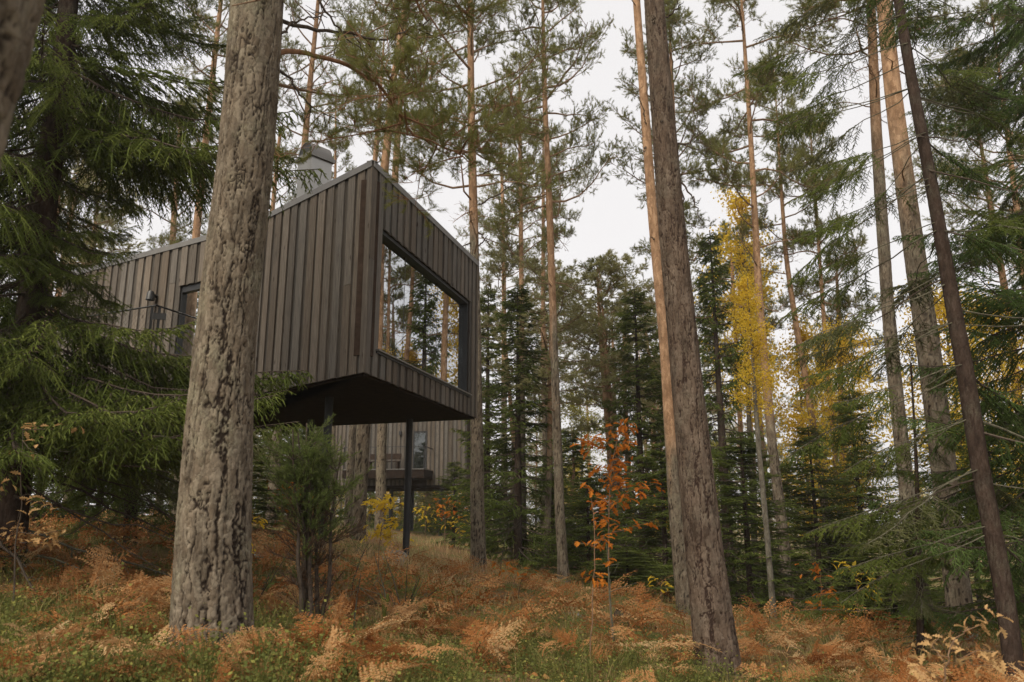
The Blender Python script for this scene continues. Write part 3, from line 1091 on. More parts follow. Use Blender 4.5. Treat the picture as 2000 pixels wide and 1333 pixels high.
def spindles(geo, P, D, L, r, mat, va):
    """short tapered shoots"""
    P, D = np.asarray(P, float), unit(np.asarray(D, float))
    m = len(P)
    if m == 0:
        return
    L = np.broadcast_to(np.asarray(L, float), (m,))[:, None]
    ref = np.where(np.abs(D[:, 2:3]) < 0.9, np.array([[0, 0, 1.0]]), np.array([[1.0, 0, 0]]))
    U = unit(np.cross(D, ref))
    V = np.cross(D, U)
    vs = [P]
    for k in range(3):
        th = k * 2 * math.pi / 3
        vs.append(P + D * L * .35 + (U * math.cos(th) + V * math.sin(th)) * r)
    vs.append(P + D * L * 1.08)
    v = np.stack(vs, 1).reshape(-1, 3)
    b = np.arange(m)[:, None] * 5
    f = np.concatenate([b + np.array([[0, 1 + k, 1 + (k + 1) % 3]]) for k in range(3)] + [b + np.array([[1 + (k + 1) % 3, 1 + k, 4]]) for k in range(3)])
    geo.add(v, f, mat, np.repeat(np.clip(va, 0, 1), 5))


def rotz(v, a):
    c, s_ = math.cos(a), math.sin(a)
    return np.stack([v[..., 0] * c - v[..., 1] * s_, v[..., 0] * s_ + v[..., 1] * c, v[..., 2]], -1)


# ---- spruce branch: local +X outward
def spruce_branch_data(L, nt, rg, hang=0.5, droop=0.25, curl=0.18, bare=0.1, sub=0.048, subl=0.10):
    n = 9
    t = np.linspace(0, 1, n)
    wig = np.cumsum(rg.normal(size=(n, 2)) * 0.012 * L, axis=0)
    path = np.stack([t * L, wig[:, 0], -droop * L * t + curl * L * t ** 3 + wig[:, 1]], 1)
    WP, WQ, WR, SP, SD, SL, SV = [], [], [], [], [], [], []
    for k in range(nt):
        f = bare + (1 - bare) * (k + rg.random()) / nt
        i = min(int(f * (n - 1)), n - 2)
        u = f * (n - 1) - i
        p = path[i] * (1 - u) + path[i + 1] * u
        ax = unit(path[i + 1] - path[i])
        side = 1 if k % 2 else -1
        tl = (0.36 * L * (1 - f) ** 0.75 + 0.10) * (0.35 + 0.95 * rg.random())
        tl = min(tl, 0.75)
        d = unit(ax * (0.75 + .3 * rg.normal()) + np.array([0, side * (0.9 + 0.3 * rg.normal()), 0]) + np.array([0, 0, -hang * (0.3 + 1.2 * rg.random())]))
        q1 = p + d * tl * 0.5
        d2 = unit(d + np.array([0.1, 0, -hang * 0.8]))
        q2 = q1 + d2 * tl * 0.5
        WP += [p, q1]
        WQ += [q1, q2]
        WR += [0.0045, 0.003]
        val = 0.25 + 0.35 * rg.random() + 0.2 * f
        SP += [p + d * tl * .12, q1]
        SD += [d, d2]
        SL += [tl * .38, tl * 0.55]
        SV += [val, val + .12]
        ns = max(2, int(tl / sub))
        for j in range(ns):
            g_ = 0.12 + 0.85 * (j + rg.random() * .6) / ns
            b = p + d * tl * g_ if g_ < .5 else q1 + d2 * tl * (g_ - .5)
            dd = d if g_ < .5 else d2
            lat = unit(np.cross(dd, np.array([0, 0, 1.0])))
            sg = 1 if j % 2 else -1
            sd_ = unit(dd * 0.7 + lat * sg * 0.8 + np.array([0, 0, -0.25 * hang - .1]) + rg.normal(size=3) * .12)
            SP.append(b)
            SD.append(sd_)
            SL.append(subl * (0.5 + 0.9 * rg.random()) * (1.15 - .5 * g_))
            SV.append(val + .15 * rg.random() + .08)
    return path, [np.array(x) for x in (WP, WQ, WR, SP, SD, SL, SV)]


def spruce_branch_geo(L, nt, N, nl, nw, rg, rad=0.016, **kw):
    path, (WP, WQ, WR, SP, SD, SL, SV) = spruce_branch_data(L, nt, rg, **kw)
    g = Geo()
    g.tube(path, np.linspace(rad, 0.004, len(path)), 5, 0, 0.6)
    sticks(g, WP, WQ, WR, WR * .6, 0, 0.6)
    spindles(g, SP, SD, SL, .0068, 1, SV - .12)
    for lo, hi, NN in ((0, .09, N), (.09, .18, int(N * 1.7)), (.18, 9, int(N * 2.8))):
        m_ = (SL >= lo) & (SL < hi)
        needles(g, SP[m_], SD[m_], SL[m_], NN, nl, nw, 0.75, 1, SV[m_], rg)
    # end shoot
    needles(g, path[-3:-1], path[-2:] - path[-3:-1], [L / 8] * 2, N * 2, nl, nw, .75, 1, .7, rg)
    return g


def dead_branch_geo(L, rg, rad=0.014, twigs=14, droop=0.15):
    n = 8
    t = np.linspace(0, 1, n)
    wig = np.cumsum(rg.normal(size=(n, 2)) * 0.02 * L, axis=0)
    path = np.stack([t * L, wig[:, 0], -droop * L * t + wig[:, 1]], 1)
    g = Geo()
    g.tube(path, np.linspace(rad, 0.003, n), 5, 0)
    P, Q = [], []
    for k in range(twigs):
        f = .15 + .85 * k / twigs
        i = min(int(f * (n - 1)), n - 2)
        p = path[i] + (path[i + 1] - path[i]) * (f * (n - 1) - i)
        d = unit(np.array([0.7, (1 if k % 2 else -1) * rg.uniform(.5, 1.1), rg.uniform(-.5, .25)]))
        l = rg.uniform(.12, .45) * L * .5 * (1.1 - f)
        q = p + d * l * .6
        P += [p, q]
        Q += [q, q + unit(d + rg.normal(size=3) * .5) * l * .5]
        for _ in range(3):
            e = p + (q - p) * rg.random()
            P.append(e)
            Q.append(e + unit(d + rg.normal(size=3) * .8) * l * .4)
    sticks(g, P, Q, .0035, .0015, 0)
    return g


# ---- whole spruce crown (one mesh), local z 0..H
def spruce_crown(H, Rm, rg, z0=0.4, N=7, nl=0.05, nw=0.016, step=0.34, nper=5, hang=.6, thin=0.0, nt=15):
    g = Geo()
    z = z0
    WP, WQ, WR, SP, SD, SL, SV = [[] for _ in range(7)]
    while z < H - .15:
        fr = z / H
        Lm = Rm * (1 - fr) ** 0.8 * (0.55 + .45 * min(1, fr * 6 + .4)) + .12
        for b in range(nper):
            if rg.random() < thin:
                continue
            L = Lm * rg.uniform(.65, 1.15)
            az = rg.random() * 2 * math.pi
            path, dat = spruce_branch_data(L, max(5, int(nt * (L / Rm) ** .5)), rg, hang=hang * (1.1 - fr * .6), droop=rg.uniform(.2, .5) * (1.15 - fr) - .25 * fr, curl=.2, bare=.15, sub=.14, subl=.16)
            off_ = np.array([0, 0, z + rg.uniform(-.12, .12)])
            path = rotz(path, az) + off_
            g.tube(path[::2], np.linspace(.012 + .006 * L, .004, len(path[::2])), 3, 0, .6)
            wp, wq, wr, sp, sd_, sl, sv = dat
            WP.append(rotz(wp, az) + off_)
            WQ.append(rotz(wq, az) + off_)
            WR.append(wr)
            SP.append(rotz(sp, az) + off_)
            SD.append(rotz(sd_, az))
            SL.append(sl)
            SV.append(np.clip(sv + rg.normal() * .08, 0, 1))
        z += step * rg.uniform(.75, 1.2) * (1 - .45 * fr)
    WP, WQ, WR, SP, SD, SL, SV = [np.concatenate(x) for x in (WP, WQ, WR, SP, SD, SL, SV)]
    sticks(g, WP, WQ, WR * 1.2, WR * .6, 0, .6)
    spindles(g, SP, SD, SL, .016, 1, SV - .1)
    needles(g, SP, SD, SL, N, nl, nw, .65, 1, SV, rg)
    return g


# ---- pine crown, local z 0..Lc along the axis
def pine_branch(g, base, az, pitch, L, rg, S, rad=.03, sub=7, tw=5, foliage=True, mat=0):
    n = 6
    pts = [np.array(base, float)]
    d = np.array([math.cos(az) * math.cos(pitch), math.sin(az) * math.cos(pitch), math.sin(pitch)])
    for k in range(n - 1):
        d = unit(d + rg.normal(size=3) * .2 + np.array([0, 0, .04]))
        pts.append(pts[-1] + d * L / (n - 1))
    pts = np.array(pts)
    rr = np.linspace(rad, rad * .22, n)
    g.tube(pts, rr, 5, mat, .6)
    P, Q, Rr = [], [], []
    for k in range(sub):
        f = (.3 if foliage else .2) + .7 * (k + rg.random()) / sub
        f = min(f, .999)
        i = min(int(f * (n - 1)), n - 2)
        p = pts[i] + (pts[i + 1] - pts[i]) * (f * (n - 1) - i)
        ax = unit(pts[i + 1] - pts[i])
        lat = unit(np.cross(ax, np.array([0, 0, 1.])) + 1e-4)
        sg = 1 if k % 2 else -1
        sl = L * rg.uniform(.16, .36) * (1.15 - .4 * f)
        dd = unit(ax * .6 + lat * sg * rg.uniform(.5, 1) + np.array([0, 0, rg.uniform(-.15, .45)]))
        q = p + dd * sl * .5
        dd2 = unit(dd + rg.normal(size=3) * .3 + np.array([0, 0, .15]))
        q2 = q + dd2 * sl * .5
        P += [p, q]
        Q += [q, q2]
        Rr += [rad * .28, rad * .18]
        vv = .35 + .3 * rg.random()
        for j in range(tw):
            b = q + (q2 - q) * rg.random() if j else q2
            if j and rg.random() < .35:
                b = p + (q - p) * rg.uniform(.4, 1)
            td = unit(dd2 * .7 + rg.normal(size=3) * .6 + np.array([0, 0, .25]))
            tl = rg.uniform(.1, .26) * (.7 + L * .12)
            e = b + td * tl
            P.append(b)
            Q.append(e)
            Rr.append(.004)
            if foliage:
                for s_ in range(2):
                    sd_ = unit(td + rg.normal(size=3) * .45 + np.array([0, 0, .2]))
                    S.append((e if s_ else b + td * tl * .5, sd_, .11, vv + .2 * rg.random()))
    sticks(g, P, Q, np.array(Rr), np.array(Rr) * .6, mat, .6)


def pine_crown(Lc, Rm, rg, nb=30, N=16, nl=.07, nw=.0075, dead=5, sub=7, tw=5, openness=0.0, top=.15):
    g = Geo()
    S = []
    for i in range(nb):
        fr = (i + rg.random()) / nb
        h = Lc * fr
        L = Rm * (0.35 + .65 * math.sin(math.pi * min(.98, (.25 + .75 * fr))) ** .8) * rg.uniform(.55, 1.2)
        if fr > .85:
            L *= 1 - (fr - .85) * 4
        if rg.random() < openness:
            continue
        pine_branch(g, (0, 0, h), i * 2.4 + rg.normal() * .5, rg.uniform(-.1, .35) + .45 * fr, L, rg, S, (.010 + .009 * L), max(4, int(sub * (.5 + L / Rm * .6))), tw)
    for i in range(dead):
        pine_branch(g, (0, 0, -Lc * .5 * rg.random()), rg.random() * 6.3, rg.uniform(-.35, .3), Rm * rg.uniform(.3, .8), rg, S, .02, 5, 3, False)
    needles(g, [s[0] for s in S], [s[1] for s in S], [s[2] for s in S], N, nl, nw, .65, 1, [s[3] for s in S], rg)
    return g


def birch_crown(Lc, Rm, rg, nb=46, leaves=55, ls=.045, zspan=1.0):
    g = Geo()
    for i in range(nb):
        fr = (i + rg.random()) / nb
        h = Lc * fr
        L = Rm * (.45 + .6 * math.sin(math.pi * min(.95, .15 + .85 * fr))) * rg.uniform(.5, 1.15)
        az = rg.random() * 6.3
        d = np.array([math.cos(az), math.sin(az), rg.uniform(.2, .9)])
        pts = [np.array([0, 0, h])]
        for k in range(5):
            d = unit(d + rg.normal(size=3) * .25 + np.array([0, 0, -.08 * k]))
            pts.append(pts[-1] + d * L / 5)
        pts = np.array(pts)
        g.tube(pts, np.linspace(.014, .003, 6), 4, 0, .5)
        m_ = leaves
        t = (rg.random(m_) ** .6) * 4.99
        ii_ = t.astype(int)
        c = pts[ii_] + (pts[ii_ + 1] - pts[ii_]) * (t - ii_)[:, None] + rg.normal(size=(m_, 3)) * np.array([.2, .2, .22]) * (.5 + L * .35)
        u = unit(rg.normal(size=(m_, 3)) + np.array([0, 0, -.5]))
        v = unit(np.cross(u, rg.normal(size=(m_, 3))))
        s_ = ls * rg.uniform(.6, 1.2, (m_, 1))
        q = np.stack([c, c + u * s_ * .5 + v * s_ * .38, c + u * s_, c + u * s_ * .5 - v * s_ * .38], 1).reshape(-1, 3)
        g.add(q, np.arange(m_ * 4).reshape(-1, 4), 1, np.repeat(np.clip(.5 + rg.normal(size=m_) * .25, 0, 1), 4))
    return g


# ---- trunks
def voro(u, v, ncu, s):
    """first and second distance to jittered cells, periodic in u"""
    ui, vi = np.floor(u), np.floor(v)
    f1 = np.full(u.shape, 9.0)
    f2 = np.full(u.shape, 9.0)
    cid = np.zeros(u.shape)
    for du in (-1, 0, 1):
        for dv in (-1, 0, 1):
            cu, cv = ui + du, vi + dv
            cm = np.mod(cu, ncu)
            jx = _hash(cm, cv, cm * 0, s)
            jy = _hash(cm, cv, cm * 0, s + 1)
            d = np.hypot(cu + .1 + .8 * jx - u, cv + .1 + .8 * jy - v)
            idv = _hash(cm, cv, cm * 0, s + 2)
            cid = np.where(d < f1, idv, cid)
            f2 = np.where(d < f1, f1, np.minimum(f2, d))
            f1 = np.minimum(f1, d)
    return f1, f2, cid


def trunk_geo(path, rad, sides, step, og=None, plate=None, seed=1, flare=0.0, fine_to=99):
    """tapered trunk; plate=(cell width, cell height, depth) cuts the bark into plates; og=(h0,h1) where the bark turns orange"""
    path = np.asarray(path, float)
    seg = np.r_[0, np.cumsum(np.linalg.norm(np.diff(path, axis=0), axis=1))]
    f_ = min(fine_to, seg[-1])
    s_ = np.linspace(0, f_, max(3, int(f_ / step)))
    if f_ < seg[-1] - .5:
        s_ = np.r_[s_, np.arange(f_ + step * 9, seg[-1], step * 9), seg[-1]]
    n = len(s_)
    u_ = np.arange(0, seg[-1] + .05, .1)
    cu = np.stack([np.interp(u_, seg, path[:, k]) for k in range(3)], 1)
    kk = 5
    if len(u_) > 24:
        ker = np.ones(2 * kk + 1) / (2 * kk + 1)
        for k in range(2):
            pad = np.r_[2 * cu[0, k] - cu[kk:0:-1, k], cu[:, k], 2 * cu[-1, k] - cu[-2:-kk - 2:-1, k]]
            cu[:, k] = np.convolve(pad, ker, 'valid')
    c = np.stack([np.interp(s_, u_, cu[:, k]) for k in range(3)], 1)
    c[s_ > u_[-1]] = path[-1]
    r = np.interp(s_, seg, rad)
    th = np.arange(sides) * 2 * math.pi / sides
    T, Hh = np.meshgrid(th, s_)
    rr = r[:, None] * (1 + .05 * vnoise(np.cos(T) * 1.5 + seed, np.sin(T) * 1.5, Hh * .7, seed))
    if flare:
        rr = rr * (1 + flare * np.exp(-Hh / .28) * (1 + .5 * np.cos(T * 5 + seed) + .3 * np.cos(T * 3 + 2 * seed)))
    crk = np.ones(T.shape) * .75
    if plate:
        cwid, chgt, dep = plate
        rm = float(np.mean(r))
        cx, sy = np.cos(T) * rm, np.sin(T) * rm
        w1 = vnoise(cx / cwid * .6, sy / cwid * .6, Hh / chgt * .6, seed + 5)
        w2 = vnoise(cx / cwid * 2.2, sy / cwid * 2.2, Hh / chgt * 2.0, seed + 6)
        w3 = vnoise(cx / cwid * 6, sy / cwid * 6, Hh / chgt * 6, seed + 8)

        def ridge(kx, kz, sd, wd):
            q = vnoise(cx / cwid * kx + .3 * w2, sy / cwid * kx + .4 * w1, Hh / chgt * kz + .2 * w2 + .08 * w3, sd) + .1 * w3
            return sstep(np.abs(q), .0, wd)
        deep = np.minimum(ridge(1.25, .2, seed + 12, .11), .1 + .9 * ridge(1.9, .3, seed + 13, .10))
        deep = np.minimum(deep, .55 + .45 * ridge(2.6, .9, seed + 14, .09))
        ncb = max(8, int(2 * math.pi * rm / (cwid * .3)))
        f1b, f2b, cidb = voro(T / (2 * math.pi) * ncb + .6 * w2 + .4 * w3, Hh / (chgt * .34) + .5 * w1 + .3 * w2, ncb, seed + 11)
        amp = (1.15 - .25 * np.clip(Hh / 5.5, 0, 1)) * (1.0 if og is None else (1 - .85 * sstep(Hh, *og)))
        rough = vnoise(cx / .012, sy / .012, Hh / .02, seed + 9)
        rr = rr + dep * amp * ((deep - 1) + .3 * (cidb - .5) + .2 * rough + .2 * w1)
        crk = np.clip(1 - amp * (1 - deep), 0, 1) * (.8 + .4 * (cidb - .5) * amp)
    t = np.gradient(c, axis=0)
    t = unit(t)
    X_ = unit(np.cross(np.array([[0, 1.0, 0]]), t))
    Y_ = np.cross(t, X_)
    P = c[:, None] + rr[..., None] * (np.cos(T)[..., None] * X_[:, None] + np.sin(T)[..., None] * Y_[:, None])
    g = Geo()
    i = np.arange(n - 1)[:, None] * sides
    j = np.arange(sides)[None, :]
    j2 = (j + 1) % sides
    g.add(P.reshape(-1, 3), np.stack([i + j, i + j2, i + sides + j2, i + sides + j], -1).reshape(-1, 4), 0, crk.reshape(-1))
    if og is None:
        o = np.zeros(T.shape)
    else:
        o = np.clip(sstep(Hh + .9 * vnoise(np.cos(T) * 1.2, np.sin(T) * 1.2, Hh * .8, seed + 3), *og), 0, 1)
    return g, c, s_, r, {'o': o.reshape(-1)}


def trace(px, D, H, drop=.25):
    """photo trace [(px, py, width px)...] base first -> path (relative to base), radii, base"""
    W_, Rr = [], []
    for (x, y, wpx) in px:
        p = at(x, y, D)
        dep = np.dot(p - CAM, FW)
        W_.append(p)
        Rr.append(wpx / 2 * dep / FPX)
    W_ = np.array(W_)
    base = W_[0].copy()
    base[2] = gz(base[0], base[1])
    # start at the ground on the same line
    dirn = unit(W_[1] - W_[0])
    W_[0] = W_[0] + dirn * (base[2] - drop - W_[0][2]) / dirn[2]
    top = W_[-1]
    dl = unit(W_[-1] - W_[-2]) if len(W_) > 2 else dirn
    dl = unit(dl + np.array([0, 0, .6]))
    left = base[2] + H - top[2]
    if left > .5:
        r_top = Rr[-1]
        for k in (1, 2, 3):
            W_ = np.vstack([W_, top + dl * left / dl[2] * k / 3])
            Rr.append(max(.012, r_top * (1 - k / 3) ** .8))
    base = np.array([W_[0][0], W_[0][1], base[2]])
    return W_ - base, np.array(Rr), base


def along(path, z):
    return np.array([np.interp(z, path[:, 2], path[:, k]) for k in range(2)] + [z])


def place_crown(o, path, z0, z1, Lc, az, widen=1.0):
    a, b = along(path, z0), along(path, z1)
    q = Vector(b - a).to_track_quat('Z', 'Y')
    o.location = a
    o.rotation_mode = 'QUATERNION'
    from mathutils import Quaternion
    o.rotation_quaternion = q @ Quaternion((0, 0, 1), az)
    k = np.linalg.norm(b - a) / Lc
    o.scale = (widen, widen, k)


# ------------------------------------------------------------------ shared crowns
PC = []
for k in range(6):
    if k in (3, 5):
        PC.append(PC[k - 1])
        continue
    rg = np.random.default_rng(100 + k)
    Lc, Rm = (9.0, 2.5) if k < 4 else (6.0, 1.7)
    g = pine_crown(Lc, Rm, rg, nb=(40, 36, 44, 28, 30, 22)[k], N=20, nl=.085, nw=.0095, dead=6, sub=9, tw=9, openness=.08)
    PC.append((g, Lc, Rm))
PCM = []
for k, (g, _, _) in enumerate(PC):
    PCM.append(PCM[k - 1] if k in (3, 5) else g.mesh('pine_crown', [MAT['pine_twig'], MAT['pine_needle']]))
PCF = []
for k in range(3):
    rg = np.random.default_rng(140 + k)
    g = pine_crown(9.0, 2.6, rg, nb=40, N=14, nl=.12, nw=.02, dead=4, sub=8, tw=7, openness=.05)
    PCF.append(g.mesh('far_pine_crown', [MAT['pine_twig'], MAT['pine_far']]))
SPM = []
for k in range(4):
    if k == 3:
        SPM.append(SPM[0])
        break
    rg = np.random.default_rng(200 + k)
    g = spruce_crown(9.0, (1.7, 2.0, 1.45, 1.9)[k], rg, hang=(.6, .8, .5, .7)[k], nt=18, N=7, nl=.045, nw=.02)
    SPM.append(g.mesh('spruce_crown', [MAT['dark_twig'], MAT['spruce_needle']]))
SPF = []
for k in range(2):
    rg = np.random.default_rng(230 + k)
    g = spruce_crown(9.0, 1.9, rg, hang=.7, nt=11, N=7, nl=.1, nw=.04, step=.42)
    SPF.append(g.mesh('far_spruce_crown', [MAT['dark_twig'], MAT['spruce_needle']]))
BCM = []
for k in range(3):
    rg = np.random.default_rng(300 + k)
    g = birch_crown(6.0, (1.2, 1.7, 2.2)[k], rg, nb=(46, 60, 70)[k], leaves=(165, 130, 180)[k], ls=.085)
    BCM.append(g.mesh('birch_crown', [MAT['dark_twig'], (MAT['yellow_leaf'], MAT['lime_leaf'], MAT['yellow_leaf'])[k]]))


# ------------------------------------------------------------------ the traced pines
def traced_tree(name, label, px, D, H, bark='pine_bark', og=None, crown=None, plate=(.05, .12, .008), sides=30, step=.07, flare=.18, cat='tree', seed=1, group=None, fine_to=10.5):
    path, rad, base = trace(px, D, H)
    t = thing(name, label, cat, tuple(base), group)
    g, c, s_, r, ex = trunk_geo(path, rad, sides, step, og, plate, seed, flare, fine_to)
    g.obj('trunk', MAT[bark], t, smooth=True, extra=ex)
    if crown:
        for (kind, z0, z1, wd_) in crown:
            me, Lc = {'p': (lambda k: (PCM[k], PC[k][1])), 'f': (lambda k: (PCF[k], 9.0)), 's': (lambda k: (SPM[k], 9.0)), 'b': (lambda k: (BCM[k], 6.0))}[kind[0]](int(kind[1]))
            o = link('crown', me, t)
            place_crown(o, path, z0, z1, Lc, seed * 1.7, wd_)
    return t, path, rad, base


TR = {}
TR['A'] = traced_tree('pine_tree', 'blurred grey furrowed pine trunk closest to the camera, cut by the photo edge', [(-480, 1330, 430), (-290, 430, 400), (-160, 0, 395), (-90, -250, 390)], 1.75, 14, plate=(.06, .12, .016), sides=130, step=.014, flare=.1, seed=21, fine_to=3.2, og=(7, 9))
TR['B'] = traced_tree('pine_tree', 'thick grey furrowed pine trunk standing before the cabin wall', [(412, 1292, 150), (414, 1180, 146), (418, 1000, 138), (441, 650, 113), (482, 300, 104), (503, 0, 97), (520, -250, 88)], 6.0, 17, plate=(.075, .12, .015), sides=180, step=.0125, flare=.34, seed=3, fine_to=6.2, og=(6.2, 8), crown=[('p0', 8.5, 17, 1.0)])
TR['C'] = traced_tree('spruce_tree', 'thick dark reddish brown leaning trunk, largest right of the cabin', [(1408, 1340, 90), (1396, 1240, 82), (1367, 1000, 70), (1337, 700, 58), (1308, 400, 50), (1277, 0, 38), (1258, -250, 32)], 8.0, 15.5, 'red_bark', plate=(.05, .075, .010), sides=140, step=.013, flare=.3, seed=5, fine_to=7.8, og=(7, 12), crown=[('s2', 11.5, 15.5, .5)])
TR['D'] = traced_tree('pine_tree', 'slim smooth orange barked pine just behind the dark leaning trunk', [(1338, 1188, 35), (1320, 1000, 29), (1301, 700, 22), (1273, 400, 19), (1243, 0, 14)], 15, 20, og=(2.2, 4.0), crown=[('p1', 14.5, 20, .7)], seed=7, sides=40, step=.04)
TR['E'] = traced_tree('pine_tree', 'straight slender pine with grey foot and tan upper trunk right of the cabin', [(1102, 1143, 27), (1099, 1090, 21), (1093, 1000, 19), (1083, 700, 15.5), (1073, 400, 13), (1064, 200, 10), (1060, 0, 6)], 20, 19.5, og=(5.5, 8), crown=[('p2', 9.2, 19.5, .85)], seed=9)
TR['F'] = traced_tree('pine_tree', 'grey pine with bare broken side branches rising at the right corner of the cabin', [(934, 1133, 36), (934, 1060, 30), (932, 1000, 28), (931, 820, 24), (927, 500, 18), (921, 250, 15), (918, 0, 11)], 18, 18, og=(7.5, 9.5), crown=[('p3', 8.7, 18, 1.0)], seed=11, sides=40, step=.045)
TR['G'] = traced_tree('pine_tree', 'pine rising behind the cabin roof peak with forked orange upper trunk', [(699, 1047, 30), (704, 950, 26), (709, 850, 27), (751, 330, 17), (769, 150, 12), (793, 0, 8)], 19.5, 20, og=(6, 8.5), crown=[('p0', 10, 20, .9)], seed=13)
TR['H'] = traced_tree('pine_tree', 'pine behind the steel post, second trunk before the distant cabin', [(743, 1010, 22), (746, 850, 19), (773, 320, 13), (785, 150, 10)], 25, 22, og=(7, 10), crown=[('p2', 13, 22, .85)], seed=15)
TR['I'] = traced_tree('pine_tree', 'thin pine beside the left one of the trunks before the distant cabin', [(680, 1015, 18), (688, 850, 14), (733, 310, 10), (742, 200, 7)], 30, 22, og=(8, 11), crown=[('p4', 15, 22, .9)], seed=17)
TR['J'] = traced_tree('pine_tree', 'tan pine standing directly behind the metal chimney', [(528, 1028, 24), (535, 950, 21), (542, 850, 19), (588, 370, 14), (602, 200, 11), (618, 40, 8)], 24, 21, og=(6.5, 9), crown=[('p1', 11.5, 21, .85)], seed=19)
TR['K'] = traced_tree('pine_tree', 'tan pine with peeling bark above the cabin door', [(346, 1020, 24), (383, 460, 15), (400, 290, 12.5), (425, 60, 9), (434, -20, 7)], 22, 20, og=(5, 8), crown=[('p3', 11, 20, .9)], seed=23)
TR['L'] = traced_tree('pine_tree', 'young thin pine with a narrow top seen right of the chimney', [(650, 1010, 10), (655, 330, 5), (656, 190, 3)], 33, 17.5, og=(7, 10), crown=[('p5', 12.2, 17.5, .75)], seed=25, sides=12, step=.2)
TR['M'] = traced_tree('pine_tree', 'pinkish pine passing through the yellow birch leaves', [(1543, 1243, 38), (1534, 1120, 24), (1528, 1031, 22), (1508, 870, 18), (1483, 590, 15), (1468, 300, 10), (1455, 100, 7), (1448, 0, 5)], 21, 20, og=(4.5, 7), crown=[('p4', 11.2, 20, 1.2)], seed=27, sides=40, step=.04)
TR['N'] = traced_tree('pine_tree', 'slender curved pine right of the yellow birch, its foot among orange oak leaves', [(1652, 1218, 24), (1639, 1158, 21), (1614, 1013, 16), (1595, 868, 13), (1571, 727, 12), (1555, 637, 11), (1535, 502, 9), (1524, 345, 6), (1519, 250, 4)], 26, 19, og=(5, 8), crown=[('p5', 12, 19, 1.2)], seed=29)
TR['O1'] = traced_tree('pine_tree', 'grey pine behind the right spruce, left one of two thick trunks', [(1830, 1300, 36), (1814, 1230, 33), (1782, 1067, 31), (1767, 922, 28), (1746, 727, 26), (1735, 615, 24), (1719, 375, 22), (1711, 244, 20), (1702, 30, 16)], 15, 18, og=(8.5, 11), crown=[('p3', 11.5, 18, .9)], seed=31, sides=40, step=.04)
TR['O2'] = traced_tree('pine_tree', 'grey and pink flaking pine behind the right spruce, right one of two thick trunks', [(1890, 1305, 52), (1872, 1160, 48), (1854, 1031, 46), (1840, 886, 45), (1814, 682, 43), (1778, 435, 37), (1760, 300, 34), (1749, 225, 32), (1726, 10, 26)], 12.5, 17, og=(6, 9), crown=[('p2', 10.5, 17, .9)], seed=33, sides=44, step=.035)
EXTRA = [
    ([(1022, 1090, 15), (1018, 500, 9), (1015, 225, 7)], 28, 19, (6, 9), 'p0', 10.5, 'pine with thin tan trunk above the pointed dark spruce'),
    ([(1068, 1085, 12), (1061, 640, 9), (1061, 350, 6)], 33, 19, (6, 9), 'p4', 12, 'thin pine close behind the straight slender pine'),
    ([(1205, 1110, 15), (1188, 850, 11), (1176, 700, 9), (1168, 560, 6)], 28, 11.2, (2.5, 5), 'p1', 5.2, 'shorter pine with drooping pale crown beneath the open sky gap'),
    ([(1372, 1180, 18), (1345, 640, 13), (1318, 300, 9), (1311, 130, 7)], 22, 18, (4, 7), 'p2', 9.5, 'orange pine half hidden right of the dark leaning trunk'),
    ([(1463, 1120, 14), (1447, 850, 10), (1430, 525, 7)], 30, 14, (4, 7), 'p5', 8, 'reddish thin pine at the left side of the yellow birch'),
    ([(1660, 1120, 16), (1643, 800, 11), (1637, 590, 8)], 28, 12.5, (3, 6), 'p5', 7, 'reddish thin pine between the curved pine and the two thick trunks'),
    ([(2030, 1180, 20), (1971, 615, 14), (1951, 500, 12)], 22, 17, (3, 6), 'p0', 9.5, 'reddish pine glimpsed beyond the right spruce branches'),
    ([(2090, 1190, 20), (2010, 620, 16), (1985, 400, 12)], 20, 17, (3, 6), 'p1', 9.5, 'reddish pine at the right edge of the photo'),
    ([(1205, 1090, 10), (1200, 800, 8), (1196, 640, 4)], 40, 12.5, (5, 9), 'p4', 7, 'small far pine left of the orange trunk'),
    ([(310, 1000, 16), (340, 420, 11), (352, 250, 8)], 32, 18, (6, 9), 'p2', 9.5, 'pale pine behind the roof of the cabin wing'),
    ([(480, 1000, 14), (535, 380, 8), (548, 250, 6)], 36, 19, (6, 9), 'p0', 11, 'pale pine between the thick trunk and the chimney'),
    ([(1655, 1170, 12), (1610, 640, 8), (1590, 350, 5)], 26, 17, (4, 7), 'p4', 9.5, 'thin dark pine seen through the left branches of the right spruce'),
    ([(985, 1080, 14), (984, 500, 8), (978, 250, 5)], 38, 21, (7, 10), 'p1', 12, 'far pine between the cabin corner and the dark spruce'),
]
for k, (px, D, H, og, cr, z0, lab) in enumerate(EXTRA):
    traced_tree('pine_tree', lab, px, D, H, og=og, crown=[(cr, z0, H, .95)], seed=40 + k, sides=16, step=.12, plate=(.06, .13, .007))

# bare and leafy branches of the thick grey pine
tB, pathB, radB, baseB = TR['B']


def px_path(pts, D0, D1):
    n = len(pts)
    return np.array([at(x, y, D0 + (D1 - D0) * i / (n - 1)) for i, (x, y) in enumerate(pts)])


